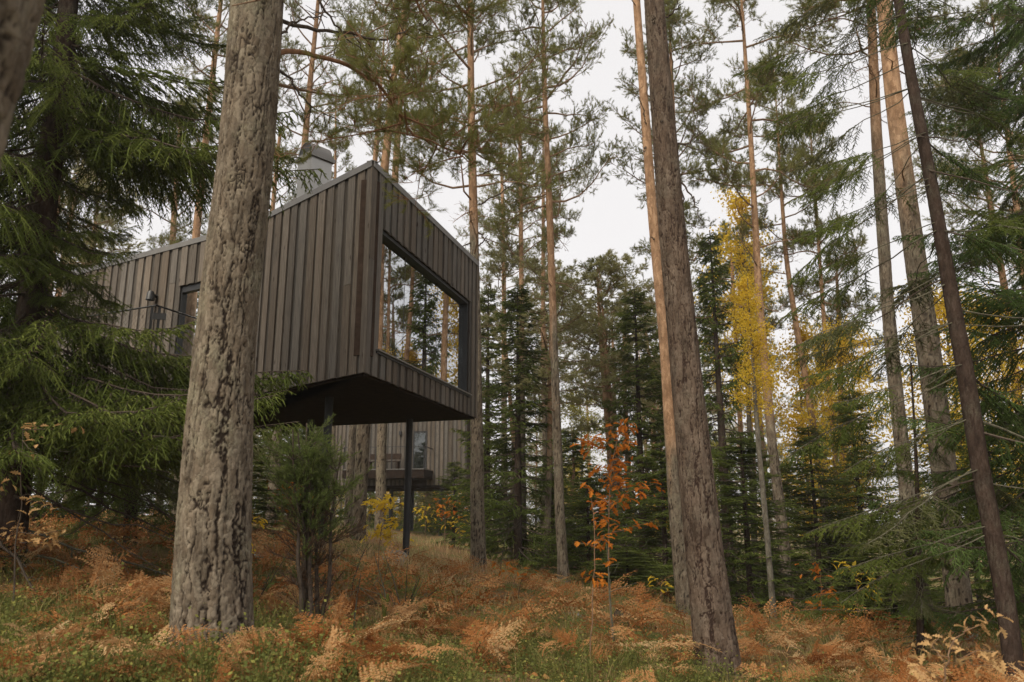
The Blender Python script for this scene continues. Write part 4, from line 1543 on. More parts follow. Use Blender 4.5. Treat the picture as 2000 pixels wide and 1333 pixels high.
def side_branch(tree, base, pts, D0, D1, r0, r1, mat, tufts=0, rg=None, twigs=6, spread=.5, tuft_from=.6, bare=False):
    P = px_path(pts, D0, D1) - base
    # resample with small wiggle
    seg = np.r_[0, np.cumsum(np.linalg.norm(np.diff(P, axis=0), axis=1))]
    n = 16
    s_ = np.linspace(0, seg[-1], n)
    c = np.stack([np.interp(s_, seg, P[:, k]) for k in range(3)], 1)
    c[1:-1] = (c[:-2] + c[1:-1] * 2 + c[2:]) / 4
    c += rg.normal(size=c.shape) * .012
    g = Geo()
    g.tube(c, np.linspace(r0, r1, n), 8, 0, .6)
    S = []
    L = seg[-1]
    for k in range(twigs):
        i = int(n * (.25 + .7 * rg.random()))
        i = min(i, n - 2)
        d = unit(c[i + 1] - c[i] + rg.normal(size=3) * .25)
        q = c[i] + unit(d + rg.normal(size=3) * .7) * L * rg.uniform(.06, .2)
        q2 = q + unit(d + rg.normal(size=3) * .9) * L * rg.uniform(.04, .12)
        sticks(g, [c[i], q], [q, q2], [.006, .004], [.004, .002], 0)
    for k in range(tufts):
        f = tuft_from + (1 - tuft_from) * rg.random()
        i = min(int(f * (n - 1)), n - 2)
        b = c[i]
        az = rg.random() * 6.3
        pine_branch(g, b, az, rg.uniform(-.5, .5), spread * rg.uniform(.5, 1.2), rg, S, .010, 6, 5)
    if S:
        needles(g, [s[0] for s in S], [s[1] for s in S], [s[2] for s in S], 44, .06, .0042, .7, 1, [s[3] for s in S], rg)
    return g.obj('branch', [MAT[mat], MAT['pine_needle']], tree)


rgb = np.random.default_rng(55)
side_branch(tB, baseB, [(520, 108), (560, 103), (625, 108), (680, 128), (735, 165), (770, 210), (800, 260)], 6.0, 7.2, .026, .011, 'orange_twig', 8, rgb, 4, 1.05, .72)
side_branch(tB, baseB, [(800, 258), (840, 275), (890, 300), (930, 320)], 7.2, 7.5, .012, .005, 'orange_twig', 9, rgb, 3, .95, .1)
side_branch(tB, baseB, [(520, 30), (600, 58), (670, 70), (760, 72), (840, 40)], 6.0, 7.0, .02, .006, 'dark_twig', 0, rgb, 10)
side_branch(tB, baseB, [(545, 70), (590, 36), (640, 30)], 6.0, 6.3, .012, .004, 'dark_twig', 0, rgb, 6)
side_branch(tB, baseB, [(600, -60), (640, 30), (680, 75), (710, 100)], 6.2, 6.5, .016, .004, 'dark_twig', 0, rgb, 8)
side_branch(tB, baseB, [(525, 128), (560, 145), (585, 185), (612, 212), (660, 235)], 6.0, 6.4, .014, .004, 'dark_twig', 0, rgb, 8)
side_branch(tB, baseB, [(530, -160), (640, -150), (740, -90), (800, -20), (830, 40)], 6.2, 7.2, .03, .01, 'orange_twig', 8, rgb, 6, 1.0, .6)
side_branch(tB, baseB, [(760, -60), (850, -40), (900, 0), (925, 30)], 7.0, 7.4, .014, .005, 'orange_twig', 8, rgb, 3, .95, .05)
tF, pathF, radF, baseF = TR['F']
for pts in ([(935, 400), (975, 380), (1015, 350)], [(930, 470), (905, 480), (890, 490)], [(935, 455), (950, 470), (958, 480)], [(930, 485), (945, 472), (952, 460)], [(935, 345), (965, 330), (1010, 345)]):
    side_branch(tF, baseF, pts, 18, 17.7, .022, .008, 'dark_twig', 0, rgb, 5)
tC, pathC, radC, baseC = TR['C']
for pts in ([(1276, 62), (1278, 45), (1274, 30)], [(1300, 240), (1290, 236)], [(1322, 290), (1350, 275), (1383, 248)], [(1325, 350), (1352, 380), (1370, 430)], [(1300, 40), (1325, 15), (1328, -20)]):
    side_branch(tC, baseC, pts, 8.0, 7.8, .012, .004, 'dark_twig', 0, rgb, 2)
tD, pathD, radD, baseD = TR['D']
for pts in ([(1265, 255), (1255, 210), (1240, 175)], [(1262, 250), (1258, 225)], [(1283, 470), (1270, 462)], [(1262, 280), (1258, 300)]):
    side_branch(tD, baseD, pts, 15, 14.7, .016, .005, 'dark_twig', 0, rgb, 2)

# ------------------------------------------------------------------ near spruces, branch by branch
NB = []
for k in range(7):
    rg = np.random.default_rng(400 + k)
    g = spruce_branch_geo(2.4, 92, 11, .017, .0054, rg, sub=.042, subl=.078, hang=(.55, .8, .4, .65, .5, .95, .35)[k], droop=.3, curl=.24, bare=.12)
    NB.append(g)
NBM = [g.mesh('spruce_branch', [MAT['dark_twig'], MAT['spruce_needle']]) for g in NB]
NBF = [g.mesh('fresh_spruce_branch', [MAT['dark_twig'], MAT['spruce_fresh']]) for g in NB[:4]]
SB = []
for k in range(6):
    rg = np.random.default_rng(430 + k)
    g = spruce_branch_geo(2.3, 40, 11, .019, .0056, rg, rad=.010, hang=(.5, .8, .35, .6, .4, .7)[k], droop=.1, curl=.0, bare=(.42, .5, .4, .55, .38, .6)[k])
    SB.append(g.mesh('sparse_spruce_branch', [MAT['lichen_twig'], MAT['spruce_grey' if k > 3 else 'spruce_needle']]))
DB = []
for k in range(5):
    rg = np.random.default_rng(450 + k)
    DB.append(dead_branch_geo(2.0, rg).mesh('dead_spruce_branch', [MAT['dark_twig'] if k < 3 else MAT['lichen_twig']]))


def put_branch(tree, me, path, z, az, pitch, scale, name='branch'):
    o = link(name, me, tree, tuple(along(path, z)))
    o.rotation_euler = (0, pitch, az)
    o.scale = (scale, scale * random.uniform(.85, 1.15), scale)
    return o


# left spruce
tQ, pathQ, radQ, baseQ = traced_tree('spruce_tree', 'big dark spruce with hanging branches at the left, before the cabin wing', [(15, 1105, 60), (60, 600, 50), (95, 325, 46), (120, 160, 40), (134, 0, 34)], 8.0, 11, 'spruce_bark', plate=(.03, .05, .005), sides=40, step=.04, seed=61)
rgq = np.random.default_rng(62)
z = 1.75
while z < 9.5:
    for b in range(8):
        az = rgq.random() * 6.283
        # keep the branches mostly on the sides that the light reaches
        L = (1.0 - .055 * z) * rgq.uniform(.75, 1.12) * 1.12
        if 2.2 < z < 4.5 and math.cos(az - .1) > .1:      # the gap through which the cabin wing shows
            L *= .45
        put_branch(tQ, NBM[rgq.integers(7)], pathQ, z + rgq.uniform(-.15, .15), az, rgq.uniform(.05, .4) - .02 * z, L)
    z += .34
for (zz, az, pi_, L) in ((2.0, -.1, .12, 1.12), (2.2, .25, .1, 1.1), (2.25, -.35, .14, 1.15), (1.95, -.6, .12, 1.1), (2.1, .05, .2, .95), (1.85, .15, .05, 1.15), (2.3, -.15, .16, 1.0), (2.6, .12, .14, .95), (2.7, -.3, .16, .9), (2.55, .35, .1, 1.15), (2.65, .2, .12, 1.2), (1.9, -.45, .15, 1.2), (4.7, -.35, .1, 1.2), (4.9, .2, .15, 1.2), (5.3, -.1, .2, 1.15), (5.0, .1, .2, 1.15), (5.6, -.25, .15, 1.1), (2.0, -.8, .2, 1.0), (2.6, -1.3, .2, .85), (3.3, -1.4, .2, .8)):
    put_branch(tQ, NBM[rgq.integers(7)], pathQ, zz, az, pi_, L)
for k in range(16):
    put_branch(tQ, DB[rgq.integers(5)], pathQ, rgq.uniform(.25, 1.6), rgq.uniform(-1.4, 1.2), rgq.uniform(-.05, .35), rgq.uniform(.7, 1.2), 'dead_branch')
tQ2, pathQ2, radQ2, baseQ2 = traced_tree('spruce_tree', 'shaded spruce with lichen grey twigs between the big spruce and the thick pine', [(254, 1062, 26), (256, 930, 24), (262, 800, 16), (268, 720, 8)], 11, 2.6, 'spruce_bark', plate=(.03, .05, .004), sides=24, step=.06, seed=63)
z = .8
while z < 2.4:
    for b in range(5):
        put_branch(tQ2, (SB + NBM)[rgq.integers(13)], pathQ2, z, rgq.random() * 6.283, rgq.uniform(.1, .45), rgq.uniform(.6, .8))
    z += .3
for k in range(9):
    put_branch(tQ2, DB[rgq.integers(5)], pathQ2, rgq.uniform(.3, 1.4), rgq.random() * 6.3, rgq.uniform(0, .4), rgq.uniform(.5, .8), 'dead_branch')

for (zz, az, L) in ((1.75, -.05, 1.15), (1.5, -.35, .9), (1.2, .1, 1.0)):
    put_branch(tQ, SB[4 + int(L < 1)], pathQ, zz, az, .1, L, 'lichen_branch')
# right spruce
tP, pathP, radP, baseP = traced_tree('spruce_tree', 'leaning spruce with dark reddish trunk and long bare-based branches at the right', [(1984, 1342, 40), (1974, 1230, 36), (1952, 1104, 35), (1930, 995, 34), (1905, 868, 33), (1895, 772, 32), (1868, 637, 30), (1841, 480, 26), (1812, 319, 23), (1779, 150, 20), (1754, 0, 17)], 8.0, 10.5, 'spruce_bark', plate=(.02, .035, .003), sides=44, step=.03, seed=65)
rgp = np.random.default_rng(66)
z = 1.5
k = 0
while z < 9.5:
    for b in range(5):
        az = math.pi - .45 + rgp.normal() * .5 if b < 3 else .35 + rgp.normal() * .8
        right = abs((az + math.pi) % (2 * math.pi) - math.pi) < 1.2
        L = rgp.uniform(.7, 1.0) * (1.05 - .03 * z)
        if not right or rgp.random() < .5:
            put_branch(tP, SB[rgp.integers(6)], pathP, z + rgp.uniform(-.1, .1), az, rgp.uniform(.1, .4) - .015 * z, L * min(1, .55 + .12 * z))
        else:
            put_branch(tP, (DB + NBF)[rgp.integers(9)], pathP, z + rgp.uniform(-.1, .1), az, rgp.uniform(-.1, .4), L)
    if rgp.random() < .5:
        put_branch(tP, DB[rgp.integers(5)], pathP, z, rgp.random() * 6.283, rgp.uniform(0, .4), rgp.uniform(.4, .8), 'dead_branch')
    z += .52
# fresh green spruce just past the right edge
tX, pathX, radX, baseX = traced_tree('spruce_tree', 'bright green spruce whose branches reach in from the right edge', [(2140, 1345, 44), (2100, 700, 34), (2060, 300, 26), (2030, 0, 20)], 9.0, 11, 'spruce_bark', plate=(.03, .05, .004), sides=24, step=.06, seed=67)
z = 1.0
while z < 9.8:
    for b in range(6):
        put_branch(tX, (NBF + NBF + SB)[rgp.integers(14)], pathX, z + rgp.uniform(-.15, .15), rgp.random() * 6.283, rgp.uniform(.1, .45) - .03 * z, rgp.uniform(.75, 1.05) * (1.06 - .04 * z))
    z += .36
# thin low spruce at the lower right
tY, pathY, radY, baseY = traced_tree('spruce_tree', 'low thin spruce with grey lichen twigs at the foot of the two thick trunks', [(1800, 1330, 16), (1795, 1100, 12), (1790, 900, 7)], 9.5, 3.4, 'spruce_bark', plate=(.02, .035, .002), sides=16, step=.08, seed=69)
z = .25
while z < 3.0:
    for b in range(4):
        put_branch(tY, (SB[4:] + SB[:2] + NBM[:1])[rgp.integers(5)], pathY, z, rgp.random() * 6.283, rgp.uniform(.0, .4), rgp.uniform(.45, .65) * (1.1 - .22 * z))
    z += .32

# ------------------------------------------------------------------ mid-distance spruces and birches
def simple_tree(name, label, x, y, H, me, Lc, bark, r0, z0, widen, group=None, og=None, lean=(0, 0), sides=9, tm=None, lift=0.0):
    b = (x, y, gz(x, y))
    t = thing(name, label, 'tree', b, group)
    if tm is None:
        path = np.array([[0, 0, -.3], [lean[0] * .3, lean[1] * .3, H * .3], [lean[0], lean[1], H]])
        g, c, s_, r, ex = trunk_geo(path, np.array([r0 * 1.1, r0 * .8, .015]), sides, .35, og, None, int(abs(x) * 7) + 1, .15)
        tme = g.mesh('trunk', [MAT[bark]], True, ex)
        link('trunk', tme, t)
    else:
        tme, th, tr = tm
        o = link('trunk', tme, t)
        o.scale = (r0 / tr, r0 / tr, H / th)
    o = link('crown', me, t, (lean[0] * z0 / H, lean[1] * z0 / H, z0))
    k = (H - z0) / Lc
    o.scale = (widen, widen, k)
    o.rotation_euler = (0, math.atan2(lean[0], H), 0)
    o.rotation_euler = (-math.atan2(lean[1], H), math.atan2(lean[0], H), random.random() * .01)
    return t


def px_tree(px, D, ytop, **kw):
    p = at(px, 1100, D)
    zt_ = at(px, ytop, D)[2]
    b = gz(p[0], p[1])
    return p[0], p[1], zt_ - b


MIDS = [
    (1080, 27, 900, 1, 1.08, 'dark spruce filling the gap behind the straight slender pine'),
    (1175, 30, 920, 0, 1.18, 'dark spruce behind the top of the orange oak sapling'),
    (1330, 27, 620, 1, 1.18, 'tall dark spruce seen between orange pine and leaning trunk'),
    (1530, 24, 900, 1, 1.18, 'low spruce right of the pinkish pine foot'),

    (1012, 24, 555, 0, 1.28, 'pointed dark spruce standing right of the cabin corner'),
    (950, 27, 560, 2, 1.03, 'narrow dark spruce at the edge of the cabin window side'),
    (885, 31, 900, 1, 0.78, 'small pale spruce screening the right end of the distant cabin'),
    (1150, 22, 930, 1, 1.03, 'low dark spruce behind the orange oak sapling'),
    (1258, 25, 565, 3, 1.28, 'dark spruce left of the orange pine trunk'),
    (1300, 20, 860, 0, 1.08, 'bushy dark spruce at the foot of the orange pine'),
    (1424, 22, 450, 1, .9, 'tall dark drooping spruce right of the leaning trunk'),
    (1462, 18.5, 850, 3, 1.18, 'lower dark spruce beside the pale thin birch'),
    (1600, 23, 830, 0, 1.18, 'dark spruce behind the slender curved pine'),
    (1690, 24, 760, 3, 1.13, 'dark spruce between the curved pine and the thick trunks'),
    (1225, 17, 1075, 2, 0.98, 'tiny spruce bush under the orange oak sapling'),
    (560, 27, 700, 3, 1.18, 'dark spruce beneath the cabin floor behind the juniper'),
    (590, 34, 780, 1, 1.08, 'shaded spruce left of the distant cabin'),
    (470, 20, 850, 0, 1.08, 'dark spruce under the cabin behind the thick pine trunk'),
    (180, 19, 760, 1, 1.28, 'shaded spruce far behind the big left spruce'),
    (60, 16, 640, 0, 1.28, 'shaded spruce at the left edge behind the big spruce'),
    (380, 26, 850, 3, 1.28, 'shaded spruce seen under the cabin wing'),
    (1960, 17, 850, 0, 1.28, 'dark spruce low at the right edge behind the leaning spruce'),
    (1870, 20, 800, 1, 1.28, 'dark spruce low between the thick trunk and the leaning spruce'),
    (1740, 15, 1000, 2, 1.08, 'low spruce left of the two thick trunks'),
]
for k, (px, D, yt, v_, wd_, lab) in enumerate(MIDS):
    x, y, H = px_tree(px, D, yt)
    t = simple_tree('spruce_tree', lab, x, y, H, SPM[v_], 9.0, 'spruce_bark', .012 * H + .03, .15, wd_)
    t.rotation_euler = (0, 0, k * 1.3)

# yellow birches
traced_tree('birch_tree', 'slender pale birch stem left of the pinkish pine foot', [(1514, 1243, 13), (1497, 1030, 11), (1481, 868, 10), (1470, 700, 6)], 17, 7.5, 'birch_bark', plate=None, sides=14, step=.08, seed=71, crown=[('b0', 4.5, 7.5, .5)])
traced_tree('birch_tree', 'bright yellow birch around the pinkish pine', [(1478, 1160, 14), (1462, 800, 9), (1452, 500, 5)], 28, 14.6, 'birch_bark', plate=None, sides=14, step=.1, seed=72, crown=[('b0', 6.2, 14.6, 1.3)])
for (px, D, yt, v_, wd_, z0, lab) in ((1590, 27, 640, 0, 1.1, 2.5, 'yellow birch low behind the slender curved pine'),
                                     (1690, 25, 640, 2, .8, 3.0, 'pale yellow birch between the curved pine and thick trunks'),
                                     (1905, 20, 570, 2, .95, 3.0, 'wide golden birch glowing behind the leaning spruce'),
                                     (2010, 22, 590, 2, 1.0, 3.0, 'golden birch at the right edge behind the spruce twigs'),
                                     (1140, 42, 770, 1, 1.1, 2.0, 'small lime yellow birch far behind the orange oak sapling'),
                                     (1385, 38, 820, 1, .9, 2.0, 'faint yellow birch behind the leaning trunk'),
                                     (1650, 31, 690, 1, .8, 4.0, 'sparse yellow birch in front of the far pines at right')):
    x, y, H = px_tree(px, D, yt)
    simple_tree('birch_tree', lab, x, y, H, BCM[v_], 6.0, 'birch_bark', .07, min(z0, H * .4), wd_)

# ------------------------------------------------------------------ background forest
ZONES = [(-9999, 0, 'beyond the left edge of the photo'), (0, 240, 'behind the big left spruce'), (240, 500, 'behind the cabin wing'), (500, 735, 'behind the chimney'), (735, 940, 'behind the cabin window side'),
         (940, 1060, 'between cabin corner and straight pine'), (1060, 1250, 'between straight pine and orange trunk'), (1250, 1400, 'behind the leaning trunk'), (1400, 1560, 'around the yellow birch'),
         (1560, 1720, 'right of the curved pine'), (1720, 1860, 'behind the two thick trunks'), (1860, 2000, 'behind the leaning spruce'), (2000, 99999, 'beyond the right edge of the photo')]


def zone(x, y):
    px = 1000 + x / max(y * math.cos(PITCH), .5) * FPX
    return next(z_[2] for z_ in ZONES if z_[0] <= px < z_[1])


path = np.array([[0, 0, -.4], [.1, .05, 6], [0, .1, 12], [.1, 0, 18]])
BT = []
for k in range(3):
    path2 = path + np.random.default_rng(500 + k).normal(size=path.shape) * np.array([.15, .15, 0])
    g, c, s_, r, ex = trunk_geo(path2, np.array([.16, .13, .09, .015]), 10, .35, (4 + k, 8 + k), None, 80 + k, .15)
    BT.append((g.mesh('background_trunk', [MAT['pine_bark']], True, ex), 18.0, .15))
rgf = np.random.default_rng(77)
placed = [np.array([t[3][0], t[3][1]]) for t in TR.values()]
fx0, fx1 = -11, 0.5


def blocked(x, y):
    if -11.5 < x < 1.0 and 8 < y < 19.5:
        return True
    if 18 < y < 41 and 620 < dens_px(x, y) < 912:         # the open slope below the distant cabin
        return True
    q = np.array([x, y])
    rel = (q - nA[:2])
    s1_, o1_ = np.dot(rel, nt_[:2]), np.dot(rel, nn_[:2])
    if -1 < s1_ < NL + 1 and -6 < o1_ < 4:
        return True
    return any(np.hypot(*(q - p)) < 1.4 for p in placed)


def dens_px(x, y):
    dy = y
    return 1000 + x / (dy * math.cos(PITCH)) * FPX


GAP = [(1095, 1245, 520), (655, 720, 270), (880, 912, 420), (1385, 1450, 440), (560, 585, 300)]
n = 0
while n < 64:
    az = R(rgf.uniform(-42, 66))
    D = 24 + 75 * rgf.random() ** 1.25
    x, y = D * math.tan(az) if abs(az) < R(36) else D * math.sin(az), D if abs(az) < R(36) else D * math.cos(az)
    if blocked(x, y) or y < 4:
        continue
    H = rgf.uniform(12, 19)
    if az > R(20) and rgf.random() < .8:
        continue
    px = dens_px(x, y)
    for (a, b, yt) in GAP:
        if a - 60 < px < b + 60:
            H = min(H, at(px, yt, y)[2] - gz(x, y))
    if abs(az) < R(34) and n < 40 and y < 40:
        H = min(H, at(px, 330 + 200 * rgf.random(), y)[2] - gz(x, y))
    if H < 6:
        continue
    placed.append(np.array([x, y]))
    z0 = H * rgf.uniform(.42, .62)
    near = y < 45
    me = PCM[rgf.integers(6)] if near else PCF[rgf.integers(3)]
    Lc = 9.0
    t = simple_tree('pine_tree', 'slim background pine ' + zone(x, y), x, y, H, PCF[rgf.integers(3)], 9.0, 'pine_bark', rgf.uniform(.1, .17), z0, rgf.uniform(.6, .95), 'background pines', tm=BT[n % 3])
    t.rotation_euler = (R(rgf.normal() * 1.2), R(rgf.normal() * 1.2), rgf.random() * 6.28)
    n += 1
n = 0
while n < 38:
    az = R(rgf.uniform(-40, 62))
    D = 27 + 70 * rgf.random()
    x, y = D * math.tan(az) if abs(az) < R(36) else D * math.sin(az), D if abs(az) < R(36) else D * math.cos(az)
    if blocked(x, y):
        continue
    H = rgf.uniform(2.5, 8.5) if az < R(23) else rgf.uniform(2, 5)
    placed.append(np.array([x, y]))
    t = simple_tree('spruce_tree', 'dark background spruce ' + zone(x, y), x, y, H, SPF[n % 2], 9.0, 'spruce_bark', .03 + .012 * H, .1, .65 + H * .07, 'background spruces', tm=BT[n % 3])
    t.rotation_euler = (0, 0, rgf.random() * 6.28)
    n += 1
n = 0
while n < 22:
    az = R(rgf.uniform(-30, 45))
    D = 34 + 50 * rgf.random()
    x, y = D * math.tan(az), D
    if blocked(x, y):
        continue
    H = rgf.uniform(3, 8)
    placed.append(np.array([x, y]))
    t = simple_tree('birch_tree', 'yellowing background birch ' + zone(x, y), x, y, H, BCM[n % 3], 6.0, 'birch_bark', .06, H * .3, .9, 'background birches', tm=BT[n % 3])
    n += 1
n = 0
while n < 34:
    az = R(rgf.uniform(-30, 34))
    D = 30 + 45 * rgf.random()
    x, y = D * math.tan(az), D
    if blocked(x, y):
        continue
    H = rgf.uniform(4.5, 11)
    placed.append(np.array([x, y]))
    t = simple_tree('pine_tree', 'young bushy background pine ' + zone(x, y), x, y, H, PCF[n % 3], 9.0, 'pine_bark', .05, H * .15, rgf.uniform(.6, .95), 'young background pines', tm=BT[n % 3])
    t.rotation_euler = (0, 0, rgf.random() * 6.28)
    n += 1
for k in range(16):                                      # low trees on the slope behind the distant cabin
    px, D = 590 + 22 * k + rgf.uniform(-8, 8), rgf.uniform(49, 66)
    x = (px - 1000) / FPX * D * math.cos(PITCH)
    if k % 3 == 2:
        simple_tree('birch_tree', 'low yellow birch glimpsed under the distant cabin', x, D, rgf.uniform(2.5, 4), BCM[2], 6.0, 'birch_bark', .05, .5, 1.0, 'birches under the distant cabin', tm=BT[k % 3])
    else:
        simple_tree('spruce_tree', 'low spruce glimpsed under the distant cabin', x, D, rgf.uniform(3, 5), SPF[k % 2], 9.0, 'spruce_bark', .08, .1, .9, 'spruces under the distant cabin', tm=BT[k % 3])
# trees beside the cabin that only its glazed door mirrors
for (x, y, H, k) in ((-13, 12.3, 17, 0), (-16.5, 11.4, 18, 1), (-21, 12.6, 16, 2)):
    simple_tree('pine_tree', ('pine mirrored in the left half of the door glass', 'pine mirrored in the middle of the door glass', 'far pine mirrored in the door glass')[k], x, y, H, PCM[k], PC[k][1], 'pine_bark', .17, H * .4, .9, None, (4, 8))
for (x, y, H, k) in ((-15, 13.2, 6, 0), (-19, 11.9, 8, 1)):
    simple_tree('spruce_tree', ('low spruce mirrored in the door glass', 'taller spruce mirrored in the door glass')[k], x, y, H, SPM[k], 9.0, 'spruce_bark', .1, .2, .8)

# ------------------------------------------------------------------ juniper in front of the cabin posts
jp = at(590, 1262, 7.6)
jb = np.array([jp[0], jp[1], gz(jp[0], jp[1])])
jun = thing('juniper', 'upright green juniper with dark bare lower stems in front of the steel posts', 'shrub', tuple(jb))
rgj = np.random.default_rng(88)
g = Geo()
S = []
DS = []
for k in range(7):
    a = rgj.random() * 6.3
    top = np.array([rgj.normal() * .13, rgj.normal() * .13, rgj.uniform(1.2, 2.1)])
    b0 = np.array([math.cos(a) * .1, math.sin(a) * .1, -.05])
    n = 9
    t_ = np.linspace(0, 1, n)[:, None]
    pth = b0 + (top - b0) * t_ + np.cumsum(rgj.normal(size=(n, 3)) * .025, axis=0)
    st = Geo()
    st.tube(pth, np.linspace(.026, .006, n), 7, 0, .5)
    st.obj('stem', MAT['dark_twig'], jun)
    for j in range(42):
        f = rgj.random() ** .5
        i = min(int(f * (n - 1)), n - 2)
        p = pth[i]
        az = rgj.random() * 6.3
        d = unit(np.array([math.cos(az), math.sin(az), rgj.uniform(.3, 1.3)]))
        l = rgj.uniform(.16, .44) * (.8 if f > .85 else 1) * (.6 if f < .4 else 1)
        q = p + d * l
        sticks(g, [p], [q], .004, .002, 0)
        alive = p[2] + d[2] * l > rgj.uniform(.9, 1.2)
        if rgj.random() < .07:
            alive = True
        for m_ in range(int(9 * l / .3) + 3):
            e = p + (q - p) * rgj.uniform(.25, 1)
            sd_ = unit(d + rgj.normal(size=3) * .5 + np.array([0, 0, .3]))
            (S if alive else DS).append((e, sd_, rgj.uniform(.06, .13), .3 + .5 * rgj.random()))
for (SS, mt, N_) in ((S, 1, 34), (DS, 2, 8)):
    needles(g, [s[0] for s in SS], [s[1] for s in SS], [s[2] for s in SS], N_, .018, .0052, .9, mt, [s[3] for s in SS], rgj)
sticks(g, [s[0] for s in S + DS], [s[0] + s[1] * s[2] for s in S + DS], .002, .001, 0)
g.obj('foliage', [MAT['dark_twig'], MAT['juniper'], MAT['brown_needle']], jun)
# two small juniper seedlings
for (px, py, D, h, lab) in ((790, 1235, 9.3, .75, 'small sprawling juniper seedling right of the mossy stick'), (500, 1160, 8.6, .7, 'small juniper seedling left of the tall juniper')):
    p = at(px, py, D)
    b = np.array([p[0], p[1], gz(p[0], p[1])])
    t = thing('juniper', lab, 'shrub', tuple(b))
    g = Geo()
    S = []
    st = Geo()
    for k in range(9):
        a = rgj.random() * 6.3
        q = np.array([math.cos(a) * .35, math.sin(a) * .35, h * rgj.uniform(.4, 1)])
        st.tube([np.zeros(3), q * .5 + [0, 0, .05], q], [.009, .006, .003], 5)
        for m_ in range(16):
            f = rgj.uniform(.3, 1)
            sd_ = unit(q + rgj.normal(size=3) * .35)
            S.append((q * f, sd_, rgj.uniform(.06, .14), .3 + .5 * rgj.random()))
    st.obj('stem', MAT['dark_twig'], t)
    needles(g, [s[0] for s in S], [s[1] for s in S], [s[2] for s in S], 24, .015, .0034, .9, 0, [s[3] for s in S], rgj)
    g.obj('foliage', MAT['juniper'], t)


# ------------------------------------------------------------------ oak saplings, leaf by leaf
def oak_leaf(L, rg):
    n = 8
    pts = []
    for side in (1, -1):
        row = []
        for i in range(n + 1):
            f = i / n
            wv = (.28 * math.sin(math.pi * min(1, f * .95 + .05)) ** .8 * (.6 + .55 * f)) * (1.15 if i % 2 else .42)
            row.append((f * L, side * wv * L, .06 * L * math.sin(f * 3) + abs(wv) * L * .35 + rg.normal() * .008 * L))
        pts.append(row)
    mid = [(i / n * L, 0, .05 * L * math.sin(i / n * 3) - .1 * L * (i / n) ** 2) for i in range(n + 1)]
    v = np.array(mid + pts[0] + pts[1])
    m_ = n + 1
    f = [[i, i + 1, m_ + i + 1, m_ + i] for i in range(n)] + [[i + 1, i, 2 * m_ + i, 2 * m_ + i + 1] for i in range(n)]
    g = Geo()
    g.add(v, f, 0, rg.uniform(.2, .8))
    g.tube([(-.12 * L, 0, 0), (0, 0, 0)], .012 * L, 3)
    return g


LV = {m: [oak_leaf(.11, np.random.default_rng(600 + k)).mesh('oak_leaf', [MAT[m]]) for k in range(5)] for m in ('orange_leaf', 'tan_leaf', 'yellow_leaf', 'litter')}


def sapling(name, label, px_stem, D, twigs, leaves_per, mat, size, rg, r=.012, D1=None, twig_len=.35, limit=300, bark='pine_twig', cluster=.12):
    """twigs: list of [(px,py),...] paths; leaves cluster towards their ends"""
    P = px_path(px_stem, D, D1 or D)
    base = P[0].copy()
    base[2] = gz(base[0], base[1])
    P[0][2] = min(P[0][2], base[2]) - .03
    t = thing(name, label, 'sapling', tuple(base))
    g = Geo()
    seg = np.linspace(0, 1, len(P))
    n = 14
    c = np.stack([np.interp(np.linspace(0, 1, n), seg, P[:, k]) for k in range(3)], 1)
    c[1:-1] += rg.normal(size=(n - 2, 3)) * .008
    g.tube(c - base, np.linspace(r, r * .35, n), 6)
    g.obj('stem', MAT[bark], t)
    cnt = 0
    for tw in twigs:
        pts, nl_ = tw if isinstance(tw, tuple) and isinstance(tw[1], int) else (tw, leaves_per)
        Q = px_path(pts, D, (D1 or D) + rg.normal() * .15) - base
        g = Geo()
        g.tube(Q, np.linspace(r * .45, r * .2, len(Q)), 4)
        g.obj('twig', MAT[bark], t)
        sq = np.linspace(0, 1, len(Q))
        for k in range(nl_):
            if cnt >= limit:
                break
            f = rg.random() ** .5
            p = np.array([np.interp(f, sq, Q[:, j]) for j in range(3)]) + rg.normal(size=3) * cluster * np.array([1, 1, .6])
            o = link('leaf', LV[mat][rg.integers(5)], t, tuple(p))
            o.rotation_euler = (rg.normal() * .5, rg.uniform(-.2, 1.0), rg.random() * 6.28)
            k_ = size * rg.uniform(.65, 1.25)
            o.scale = (k_, k_, k_)
            cnt += 1
    return t


rgo = np.random.default_rng(91)
sapling('oak_sapling', 'slender oak sapling with orange leaf clusters between the straight pine and orange trunk', [(1196, 1245), (1190, 1150), (1188, 1000), (1195, 900), (1208, 850)], 9.5,
        [([(1205, 860), (1215, 838), (1222, 830)], 22), ([(1203, 875), (1175, 858), (1140, 872)], 40), ([(1200, 880), (1215, 868), (1228, 860)], 20), ([(1196, 900), (1205, 900), (1215, 905)], 18),
         ([(1195, 925), (1180, 920), (1176, 915)], 14), ([(1193, 950), (1200, 945), (1222, 940)], 16), ([(1192, 985), (1230, 960), (1280, 945)], 26), ([(1192, 985), (1175, 975), (1162, 972)], 18),
         ([(1190, 990), (1205, 980), (1232, 970)], 14), ([(1190, 1020), (1180, 1015), (1172, 1015)], 12), ([(1189, 1042), (1220, 1035), (1262, 1022)], 12), ([(1191, 910), (1200, 925), (1196, 945)], 14)], 10, 'orange_leaf', 1.0, rgo, .011, cluster=.075)
sapling('oak_sapling', 'tall bare wand-like sapling with few orange leaves at front', [(1152, 1325), (1153, 1230), (1160, 1130), (1163, 1060), (1158, 990), (1150, 950)], 7.6,
        [([(1163, 1070), (1150, 1062), (1122, 1062)], 6), ([(1162, 1065), (1172, 1058), (1180, 1050)], 14), ([(1160, 1105), (1165, 1103), (1190, 1104)], 5), ([(1160, 1128), (1166, 1126), (1172, 1125)], 10), ([(1152, 960), (1142, 945), (1136, 942)], 4)], 5, 'orange_leaf', .85, rgo, .008, cluster=.05)
